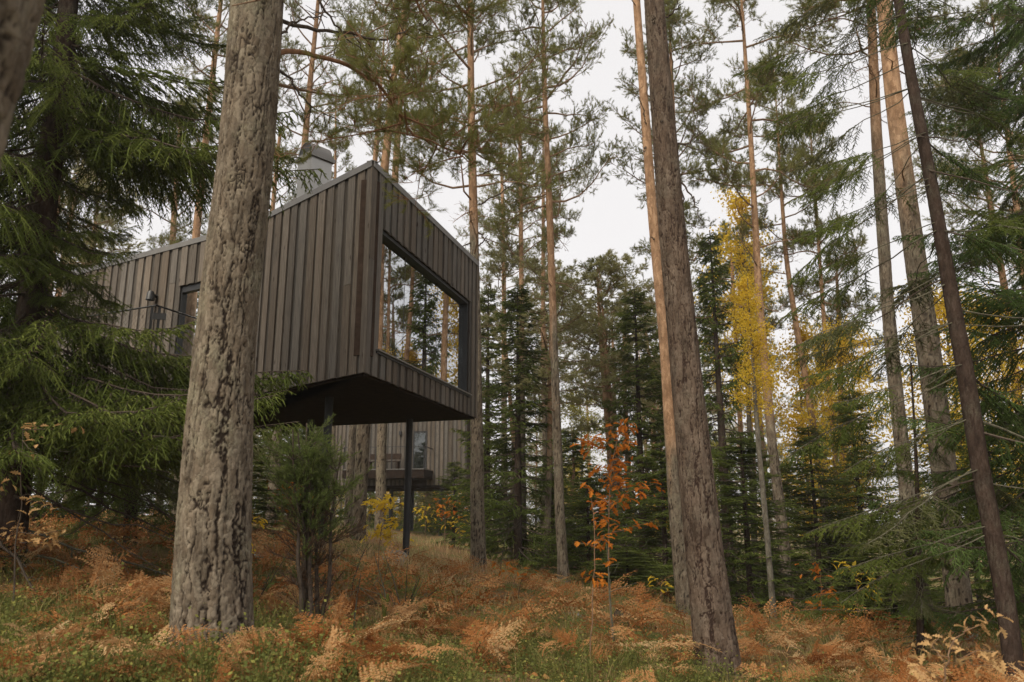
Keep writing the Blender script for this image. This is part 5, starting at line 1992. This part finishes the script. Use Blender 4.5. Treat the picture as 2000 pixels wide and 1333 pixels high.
sapling('oak_sapling', 'pale tan leaved oak sapling in the lower right corner', [(1850, 1420), (1845, 1330), (1850, 1270), (1890, 1225)], 5.0,
        [([(1850, 1300), (1820, 1260), (1840, 1240)], 12), ([(1880, 1235), (1905, 1225), (1930, 1215)], 14), ([(1870, 1290), (1910, 1270), (1955, 1275)], 14), ([(1845, 1330), (1810, 1310), (1800, 1305)], 12), ([(1870, 1280), (1900, 1300), (1940, 1300)], 10), ([(1930, 1215), (1940, 1205), (1942, 1198)], 3), ([(1855, 1285), (1830, 1280), (1812, 1265)], 9)], 10, 'tan_leaf', .62, rgo, .007, cluster=.06)
sapling('oak_sapling', 'orange oak sapling at the foot of the slender curved pine', [(1600, 1250), (1602, 1200), (1605, 1150), (1600, 1110)], 13.5,
        [([(1602, 1200), (1615, 1195), (1630, 1190)], 22), ([(1602, 1215), (1590, 1225), (1578, 1240)], 16), ([(1604, 1160), (1612, 1158), (1625, 1165)], 20), ([(1604, 1140), (1592, 1120), (1590, 1100)], 12), ([(1604, 1220), (1620, 1222), (1632, 1215)], 14)], 12, 'orange_leaf', 1.25, rgo, .01, cluster=.1)
sapling('oak_sapling', 'yellow orange oak sapling right of the slender curved pine', [(1676, 1230), (1675, 1170), (1672, 1110)], 14.5,
        [([(1674, 1120), (1665, 1110), (1655, 1100)], 14), ([(1674, 1125), (1685, 1118), (1692, 1120)], 12), ([(1675, 1160), (1685, 1155), (1700, 1165)], 10), ([(1675, 1195), (1668, 1192), (1660, 1200)], 8), ([(1675, 1165), (1700, 1145), (1725, 1132)], 10)], 12, 'yellow_leaf', 1.2, rgo, .009, cluster=.1)
sapling('oak_sapling', 'dull orange leaved sapling twigs at the left edge under the big spruce', [(30, 1180), (35, 1050), (40, 950), (45, 840)], 6.6,
        [([(45, 850), (60, 835), (80, 832)], 9), ([(44, 860), (55, 875), (62, 880)], 5), ([(40, 970), (55, 965), (95, 995)], 12), ([(38, 1000), (30, 1035), (20, 1045)], 14), ([(37, 1040), (80, 1045), (120, 1035)], 12), ([(44, 930), (20, 930), (5, 935)], 6), ([(44, 840), (130, 838), (150, 835)], 5), ([(37, 1060), (70, 1060), (90, 1060)], 8)], 8, 'tan_leaf', .75, rgo, .008, bark='dark_twig', cluster=.05)
sapling('yellow_sapling', 'golden leaved sapling between the two trunks before the distant cabin', [(742, 1055), (745, 1020), (744, 985)], 18,
        [([(744, 1000), (735, 985), (728, 980)], 22), ([(744, 1000), (755, 985), (765, 980)], 22), ([(743, 1030), (755, 1025), (768, 1030)], 22), ([(743, 1040), (735, 1042), (725, 1045)], 16), ([(744, 1045), (760, 1050), (766, 1055)], 18), ([(744, 1015), (744, 1000), (745, 975)], 14)], 14, 'yellow_leaf', 1.75, rgo, .012, cluster=.14)
sapling('rowan_sapling', 'small yellow leaved seedling right of the dark spruce bush', [(1290, 1185), (1291, 1150), (1292, 1130)], 12.5, [([(1291, 1145), (1280, 1130), (1275, 1133)], 7), ([(1292, 1135), (1298, 1140), (1303, 1155)], 7)], 5, 'yellow_leaf', .85, rgo, .006, cluster=.06)
sapling('oak_sapling', 'few orange leaves on a thin seedling right of the grey pine foot', [(1002, 1165), (1004, 1140), (1006, 1125)], 13.5, [([(1004, 1140), (985, 1110), (975, 1105)], 12), ([(1005, 1130), (1012, 1122), (1020, 1124)], 8)], 5, 'orange_leaf', 1.0, rgo, .007, cluster=.09)
sapling('oak_sapling', 'seedling with green and yellow leaves right of the thick pine trunk', [(492, 1120), (493, 1060), (490, 1020)], 8.2, [([(492, 1040), (495, 1022), (505, 1015)], 8), ([(492, 1065), (488, 1072), (496, 1080)], 5)], 5, 'yellow_leaf', .7, rgo, .006, cluster=.05)
for k, (px, py, D) in enumerate(((868, 1000, 26), (830, 1010, 30), (895, 1035, 27), (560, 975, 20), (610, 985, 22), (115, 1010, 17))):
    sapling('yellow_sapling', ('rusty leaved sapling right of the front steel post', 'ochre sapling under the distant cabin', 'yellowing sapling beneath the small pale spruce', 'orange leaved bush behind the juniper left side', 'orange leaved bush behind the juniper stems', 'dull orange bush in the shade of the left spruce')[k],
            [(px, py + 40), (px + 2, py), (px, py - 25)], D, [([(px, py), (px - 10, py - 15), (px - 16, py - 16)], 18), ([(px, py - 5), (px + 10, py - 15), (px + 18, py - 10)], 18), ([(px, py + 10), (px + 12, py + 8), (px + 18, py + 14)], 14)], 12, ('orange_leaf', 'yellow_leaf', 'yellow_leaf', 'orange_leaf', 'orange_leaf', 'orange_leaf')[k], 1.5, rgo, .012, cluster=.2)

# bare saplings and sticks
def bare(label, px, D, r, rg, mat='pine_twig', twigs=6):
    P = px_path(px, D, D)
    base = P[0].copy()
    base[2] = gz(base[0], base[1])
    P[0][2] = min(P[0][2], base[2]) - .05
    t = thing('bare_sapling', label, 'sapling', tuple(base))
    g = Geo()
    c = P - base
    g.tube(c, np.linspace(r, r * .3, len(c)), 6)
    g.obj('stem', MAT[mat], t)
    for k in range(twigs):
        g = Geo()
        f = rg.uniform(.3, 1)
        sq = np.linspace(0, 1, len(c))
        p = np.array([np.interp(f, sq, c[:, j]) for j in range(3)])
        q = p + unit(rg.normal(size=3) + [0, 0, 1.0]) * rg.uniform(.1, .3)
        q2 = q + unit(q - p + rg.normal(size=3) * .4) * rg.uniform(.06, .2)
        sticks(g, [p, q], [q, q2], [r * .35, r * .25], [r * .25, r * .12], 0)
        g.obj('twig', MAT[mat], t)
    return t


bare('crooked bare stem with lichen below the orange oak sapling', [(1200, 1245), (1193, 1190), (1190, 1150), (1188, 1100), (1184, 1060)], 9.3, .014, rgo, 'lichen_twig')
bare('bare forked twig rising between juniper and front steel post', [(690, 1200), (688, 1140), (705, 1090), (720, 1060)], 9.8, .01, rgo, 'dark_twig', 9)
bare('thin grey bare stem right of the juniper stems', [(690, 1260), (693, 1200), (700, 1150), (705, 1120)], 8.3, .012, rgo, 'lichen_twig', 4)
bare('leaning bare reddish stem among ferns right of the juniper', [(668, 1225), (672, 1180), (682, 1130)], 8.8, .008, rgo, 'pine_twig', 4)
bare('thin bare twig right of the straight pine foot', [(1018, 1195), (1012, 1160), (1022, 1120)], 12, .008, rgo, 'dark_twig', 5)
bare('pale twisted twig right of the grey pine foot', [(972, 1100), (985, 1060), (1000, 1030)], 16, .012, rgo, 'lichen_twig', 12)
t = bare('mossy dead stick with antler-like fork', [(748, 1240), (751, 1200), (752, 1160), (742, 1120), (730, 1080)], 9.0, .013, rgo, 'lichen_twig', 4)
g = Geo()
b = np.array(t.location)
for px in ([(750, 1215), (752, 1180), (746, 1165)], [(752, 1190), (757, 1172), (758, 1160)], [(751, 1200), (749, 1178), (742, 1160)]):
    g.tube(px_path(px, 8.99, 8.97) - b, [.02, .024, .008], 8)
g.obj('moss_cover', MAT['moss'], t)

# stones and stumps
def blob(name, label, cat, px, py, D, sz, mat, rg, flat=.6, sink=.25):
    p = at(px, py, D)
    b = np.array([p[0], p[1], gz(p[0], p[1])])
    import bmesh
    bm = bmesh.new()
    bmesh.ops.create_icosphere(bm, subdivisions=3, radius=1)
    v = np.array([x.co[:] for x in bm.verts])
    f = np.array([[q.index for q in x.verts] for x in bm.faces])
    bm.free()
    s_ = rg.integers(99)
    r_ = 1 + .3 * vnoise(v[:, 0] * 1.3 + s_, v[:, 1] * 1.3, v[:, 2] * 1.3, 3) + .12 * vnoise(v[:, 0] * 4, v[:, 1] * 4 + s_, v[:, 2] * 4, 4)
    v = v * r_[:, None] * np.array([1, .85, flat]) * sz + np.array([0, 0, sz * flat * (1 - sink * 2)])
    g = Geo()
    g.add(v, f)
    o = g.obj(name, MAT[mat], None, tuple(b), smooth=True)
    tag(o, label, cat)


blob('stone', 'small grey stone lying right of the straight pine foot', 'stone', 1121, 1197, 11.8, .09, 'stone', rgo)
blob('stone', 'mossy grey stone lying in dry grass left of the front post', 'stone', 762, 1098, 14.4, .3, 'stone', rgo, .55)
blob('stone', 'grey stone half hidden under the cabin at the left', 'stone', 496, 1122, 11.5, .2, 'stone', rgo, .5)


def stump(label, px, py, D, r, h, rg, mat='red_bark', cap='charred'):
    p = at(px, py, D)
    b = np.array([p[0], p[1], gz(p[0], p[1])])
    t = thing('tree_stump', label, 'stump', tuple(b))
    g, c, s_, rr, ex = trunk_geo(np.array([[0, 0, -.1], [.01, 0, h * .5], [.03, .02, h]]), np.array([r * 1.25, r, r * .9]), 22, .03, None, (.04, .08, .01), rg.integers(99), .3)
    g.obj('trunk', MAT[mat], t, smooth=True, extra=ex)
    g = Geo()
    n = 18
    th = np.arange(n) * 2 * math.pi / n
    ring = np.stack([np.cos(th) * r * .92 + .03, np.sin(th) * r * .92 + .02, h - .02 + .06 * rg.random(n)], 1)
    g.add(np.vstack([ring, [[.03, .02, h - .06]]]), [[i, (i + 1) % n, n] for i in range(n)])
    g.obj('broken_top', MAT[cap], t)


stump('low rotten stump right of the crooked bare stem', 1212, 1215, 11, .09, .16, rgo)
stump('blackened broken snag right of the slender curved pine', 1678, 1205, 15.5, .17, 1.05, rgo, 'charred')

# ------------------------------------------------------------------ bracken
def frond(L, rg, n=13, m_=9, arch=.5, g=None, M_=None, off_=(0, 0, 0), val=.5):
    g = g or Geo()
    t = np.linspace(0, 1, 9)
    yaw = rg.normal() * .25
    x = t * L
    zc = L * (arch * t - (arch * 1.15 + rg.uniform(-.1, .35)) * t ** 2)
    yc = yaw * L * t ** 2
    ax = np.stack([x, yc, zc], 1)
    V, F, A = [], [], []
    tr = lambda P: (P if M_ is None else P @ M_.T) + np.asarray(off_)
    g.tube(tr(ax), np.linspace(.005, .0015, 9), 3, 0, max(0, val - .2))
    k = 0
    for i in range(n):
        f = .28 + .72 * i / n
        p = np.array([np.interp(f, t, ax[:, j]) for j in range(3)])
        pl = L * .36 * (1 - (i / n)) ** .85 * rg.uniform(.8, 1.1) + .015
        curl = rg.uniform(-.1, .55)
        for sg in (1, -1):
            d = unit(np.array([.45 + rg.normal() * .12, sg, rg.normal() * .2]))
            for j in range(m_):
                u = (j + .3) / m_
                c = p + d * pl * u + np.array([0, 0, -curl * pl * u * u + rg.normal() * .004])
                wl = pl * .15 * (1 - u * .75) + .004
                for s2 in (1, -1):
                    e = c + np.array([d[1] * -s2 * sg * .9 + d[0] * .4, d[0] * s2 * sg * .9 + d[1] * .4, rg.normal() * .35 - .2]) * wl
                    hw = d * pl / m_ * .42
                    V += [c - hw, c + hw, e]
                    F.append([k, k + 1, k + 2])
                    A += [np.clip(val + rg.normal() * .1, 0, 1)] * 3
                    k += 3
    g.add(tr(np.array(V)), np.array(F), 0, np.array(A))
    return g


def fern_geo(rg, nf, L, n=13, m_=9, val=None):
    g = Geo()
    for k in range(nf):
        a = rg.random() * 6.28
        tilt = rg.uniform(-.75, .2)
        ca, sa, ct, st_ = math.cos(a), math.sin(a), math.cos(tilt), math.sin(tilt)
        Ry = np.array([[ct, 0, st_], [0, 1, 0], [-st_, 0, ct]])
        rl = rg.normal() * .6
        Rx = np.array([[1, 0, 0], [0, math.cos(rl), -math.sin(rl)], [0, math.sin(rl), math.cos(rl)]])
        Rz = np.array([[ca, -sa, 0], [sa, ca, 0], [0, 0, 1]])
        frond(L * rg.uniform(.7, 1.15), rg, n, m_, rg.uniform(.2, .7), g, Rz @ Ry @ Rx, (0, 0, .03 + rg.random() * .1), np.clip((val if val is not None else .45) + rg.normal() * .22, 0, 1))
    return g


FG = []
for k in range(14):
    rg = np.random.default_rng(700 + k)
    FG.append(fern_geo(rg, (3, 4, 4, 5)[k % 4], (.34, .42, .5)[k % 3], val=(.2, .35, .55, .3, .25, .45, .7)[k % 7]))
FGM = [g.mesh('bracken_fern', [MAT['fern']]) for g in FG]
FL_ = [fern_geo(np.random.default_rng(740 + k), 2, .5, 7, 4, val=(.25, .4, .6)[k % 3]) for k in range(8)]
rgn = np.random.default_rng(99)


def scatter(n, d0, d1, az=35, p=1.0):
    D = d0 * (d1 / d0) ** (rgn.random(n) ** p)
    a = np.radians(rgn.uniform(-az, az, n))
    return np.stack([D * np.tan(a), D], 1)


def fern_density(x, y):
    px = dens_px(x, y)
    d = sstep(vnoise(x * .55 + 3, y * .55, s=21) + .5 * vnoise(x * 1.4, y * 1.4, s=22), -.25, .35)
    d = d * np.where(y < 5.6, .4, 1.0)
    d = np.where((px < 620) & (y < 6.6), d * .75, d)
    d = np.where((px > 620) & (px < 1250) & (y < 7.3), d * .7, d)
    d = np.where((px > 600) & (px < 900) & (y > 11.0), d * .2, d)
    d = np.where((px > 780) & (px < 1340) & (y > 7.2) & (y < 13.5), np.maximum(d, .7), d)
    d = np.where((px > 1440) & (px < 1720) & (y > 7.5) & (y < 12.5), np.maximum(d, .8), d)
    d = np.where((px > 80) & (px < 345) & (y > 6.2) & (y < 8.6), np.maximum(d, .8), d)
    return np.where(y > 16, d * .5, d)


pts = scatter(6200, 4.6, 30)
keep = rgn.random(len(pts)) < fern_density(pts[:, 0], pts[:, 1]) * .36
pts = pts[keep]
tb_ = np.array([p for p in placed[:16]])
pts = pts[[min(np.hypot(*(tb_ - q).T)) > .33 for q in pts]]
zz = ground(pts[:, 0], pts[:, 1])
order = np.argsort(pts[:, 1])
SPECIAL = [((160, 1130), 7.2, 2, 'large pinkish brown bracken arching above the moss at left'), ((175, 1245), 5.4, 3, 'pale tan bracken frond lying left of the thick pine foot'), ((240, 1165), 6.6, 1, 'rust coloured bracken fan left of the thick pine trunk'),
           ((205, 1195), 6.1, 5, 'copper bracken drooping over green bilberry at left'), ((590, 1310), 5.6, 0, 'single rusty bracken in the bilberry below the juniper'), ((930, 1300), 6.9, 2, 'tan bracken with deep red tip at the bottom centre')]
n = 0
for (pp, D, v_, lab) in SPECIAL:
    p = at(pp[0], pp[1], D)
    o = link('bracken_fern', FGM[v_], None, (p[0], p[1], gz(p[0], p[1]) + .04))
    o.rotation_euler = (0, 0, n * 1.1)
    o.scale = (.95,) * 3
    tag(o, lab, 'fern')
    n += 1
g = Geo()
for k, i in enumerate(order):
    x, y, z = pts[i, 0], pts[i, 1], zz[i]
    if k < 285:
        fk = int(rgn.integers(14))
        o = link('bracken_fern', FGM[fk], None, (x, y, z + .02))
        o.rotation_euler = (rgn.normal() * .12, rgn.normal() * .12, rgn.random() * 6.28)
        s_ = rgn.uniform(.7, 1.2)
        o.scale = (s_, s_, s_ * rgn.uniform(.7, 1.1))
        px = 1000 + x / (y * math.cos(PITCH)) * FPX
        where = next(w_ for lim, w_ in ((330, 'left of the thick pine foot'), (520, 'around the thick pine foot'), (720, 'around the juniper stems'), (930, 'before the front steel post'), (1130, 'below the straight pine'),
                                        (1330, 'left of the leaning trunk foot'), (1500, 'around the leaning trunk foot'), (1730, 'right of the leaning trunk foot'), (9999, 'under the leaning spruce')) if px < lim)
        tint = ('dark rust', 'rusty', 'pale tan', 'rusty', 'dark rust', 'copper', 'straw pale')[fk % 7]
        dist = 'near' if y < 7.5 else 'small' if y > 10.5 else 'middling'
        lab = f'{dist} {tint} withered bracken {where}'
        tag(o, lab, 'fern', 'withered bracken ferns')
    else:
        a = rgn.random() * 6.28
        Rz = np.array([[math.cos(a), -math.sin(a), 0], [math.sin(a), math.cos(a), 0], [0, 0, 1]])
        g.merge(FL_[rgn.integers(8)], Rz, rgn.uniform(.8, 1.3), (x, y, z + .02))
tag(g.obj('bracken_cover', MAT['fern']), 'sea of withered bracken further up the slope', 'ferns', kind='stuff')

# ------------------------------------------------------------------ bilberry, grass, fallen leaves
def bilberry_clump(rg, h, n=70):
    g = Geo()
    P, Q = [], []
    for k in range(9):
        a = rg.random() * 6.3
        q = np.array([math.cos(a) * .1 * rg.random() * 2, math.sin(a) * .1 * rg.random() * 2, h * rg.uniform(.5, 1.1)])
        P.append(q * np.array([.3, .3, 0]))
        Q.append(q)
    P, Q = np.array(P), np.array(Q)
    sticks(g, P, Q, .0022, .001, 0, .3)
    i = rg.integers(0, 9, n)
    f = rg.uniform(.3, 1.05, n)[:, None]
    c = P[i] + (Q[i] - P[i]) * f + rg.normal(size=(n, 3)) * .035
    u = unit(rg.normal(size=(n, 3)) * np.array([1, 1, .5]) + np.array([0, 0, .25]))
    v = unit(np.cross(u, rg.normal(size=(n, 3)) + np.array([0, 0, 1.5])))
    s_ = rg.uniform(.014, .027, (n, 1))
    q = np.stack([c, c + u * s_ * .5 + v * s_ * .36, c + u * s_, c + u * s_ * .5 - v * s_ * .36], 1).reshape(-1, 3)
    va = np.clip(rg.normal(size=n) * .2 + .38, 0, 1)
    g.add(q, np.arange(n * 4).reshape(-1, 4), 0, np.repeat(va, 4))
    return g


BG = [bilberry_clump(np.random.default_rng(800 + k), (.16, .23, .3)[k % 3], (46, 60, 76)[k % 3]) for k in range(9)]
pts = scatter(6000, 4.2, 16)
px = dens_px(pts[:, 0], pts[:, 1])
D = pts[:, 1]
d = sstep(vnoise(pts[:, 0] * .7, pts[:, 1] * .7, s=31) + .4 * vnoise(pts[:, 0] * 2, pts[:, 1] * 2, s=32), -.2, .3)
d = np.where((px < 640) & (D < 7.6), np.maximum(d, .6), d)
d = np.where((px > 640) & (px < 1300) & (D < 8), np.maximum(d, .55), d)
d = np.where(D > 9, d * .3, d)
pts = pts[rgn.random(len(pts)) < d * .66]
zz = ground(pts[:, 0], pts[:, 1])
g = Geo()
for (x, y), z in zip(pts, zz):
    a = rgn.random() * 6.28
    Rz = np.array([[math.cos(a), -math.sin(a), 0], [math.sin(a), math.cos(a), 0], [0, 0, 1]])
    big = 1.12 if (y < 7.2 and 1000 + x / (y * math.cos(PITCH)) * FPX < 680) else 1.0
    g.merge(BG[rgn.integers(9)], Rz, rgn.uniform(.7, 1.25) * big, (x, y, z - .01))
for (bx, by, _), nn2, r0 in ((TR['B'][3], 34, .3), (TR['C'][3], 20, .26)):   # plants and litter gathered round the two thick feet
    for k in range(nn2):
        a = rgn.random() * 6.28
        x, y = bx + math.cos(a) * (r0 + rgn.random() * .3), by + math.sin(a) * (r0 + rgn.random() * .3)
        Rz = np.array([[math.cos(a), -math.sin(a), 0], [math.sin(a), math.cos(a), 0], [0, 0, 1]])
        g.merge(BG[rgn.integers(9)], Rz, rgn.uniform(.6, 1.1), (x, y, gz(x, y) - .01))
tag(g.obj('bilberry_cover', MAT['bilberry']), 'low bilberry shrubs with green and yellowing leaves', 'bilberry', kind='stuff')

pts = scatter(42000, 4.2, 26)
nx_ = vnoise(pts[:, 0] * .8, pts[:, 1] * .8, s=41)
keep = rgn.random(len(pts)) < sstep(nx_, -.6, .4)
pts = pts[keep]
n = len(pts)
zz = ground(pts[:, 0], pts[:, 1])
px = dens_px(pts[:, 0], pts[:, 1])
h = rgn.uniform(.07, .26, n) * np.where((px > 560) & (px < 960) & (pts[:, 1] > 10), 1.5, 1)
b = np.stack([pts[:, 0], pts[:, 1], zz], 1)
lean = rgn.normal(size=(n, 3)) * .45
lean[:, 2] = 1
top = b + lean * h[:, None]
mid = b + lean * np.array([.35, .35, .6]) * h[:, None]
sd_ = unit(rgn.normal(size=(n, 3)) * np.array([1, 1, 0])) * (.0022 + .00025 * pts[:, 1:2])
v = np.stack([b - sd_, b + sd_, mid + sd_ * .8, mid - sd_ * .8, top], 1).reshape(-1, 3)
k5 = np.arange(n)[:, None] * 5
straw = np.where((px > 560) & (px < 960) & (pts[:, 1] > 9.5), .88, np.where(pts[:, 1] < 8.5, .3, .55))
va = np.clip(straw + rgn.normal(size=n) * .18 + .12 * vnoise(pts[:, 0], pts[:, 1], s=42), 0, 1)
g = Geo()
g.add(v, k5 + np.array([[0, 1, 2, 3]]), 0, np.repeat(va, 5))
g.f.append((k5 + np.array([[3, 2, 4]]), 3))
g.m.append(np.zeros(n, int))
tag(g.obj('grass', MAT['grass']), 'sparse grass and dry straw on the forest floor', 'grass', kind='stuff')

pts = scatter(9000, 4.4, 24)
n = len(pts)
c = np.stack([pts[:, 0], pts[:, 1], ground(pts[:, 0], pts[:, 1]) + .012 + .05 * rgn.random(n) ** 3], 1)
u = unit(rgn.normal(size=(n, 3)) * np.array([1, 1, .3]))
w_ = unit(np.cross(u, np.array([[0, 0, 1.0]]) + rgn.normal(size=(n, 3)) * .5))
s_ = rgn.uniform(.025, .075, (n, 1))
fold = np.array([[0, 0, 1.0]]) * s_ * .16
v = np.stack([c, c + u * s_ * .3 + w_ * s_ * .28 + fold, c + u * s_ * .75 + w_ * s_ * .22 + fold, c + u * s_, c + u * s_ * .75 - w_ * s_ * .22 + fold, c + u * s_ * .3 - w_ * s_ * .28 + fold], 1).reshape(-1, 3)
k6 = np.arange(n)[:, None] * 6
g = Geo()
g.add(v, np.concatenate([k6 + np.array([[0, 1, 2, 3]]), k6 + np.array([[0, 3, 4, 5]])]), 0, np.repeat(rgn.random(n), 6))
tag(g.obj('fallen_leaves', MAT['litter']), 'fallen brown and yellow leaves scattered over the ground', 'leaves', kind='stuff')


# ------------------------------------------------------------------ moist autumn air
zmin = float(Z.min()) - 1.0
zmax = max((o.matrix_world @ Vector(c))[2] for o in bpy.data.objects if o.type == 'MESH' for c in o.bound_box) if False else 34.0
g = Geo()
g.box((0, 320, (zmin + zmax) / 2), (900, 800, zmax - zmin))
hm = M('haze')
pv = hm.n('VolumePrincipled')
hm.set(pv, 'Color', (0.97, 0.96, 0.94, 1))
hm.set(pv, 'Density', 0.0008)
hm.set(pv, 'Anisotropy', 0.3)
hm.t.links.new(pv.outputs[0], hm.o.inputs['Volume'])
tag(g.obj('haze', hm.m), 'thin moist haze hanging between the trees', 'haze', kind='stuff')
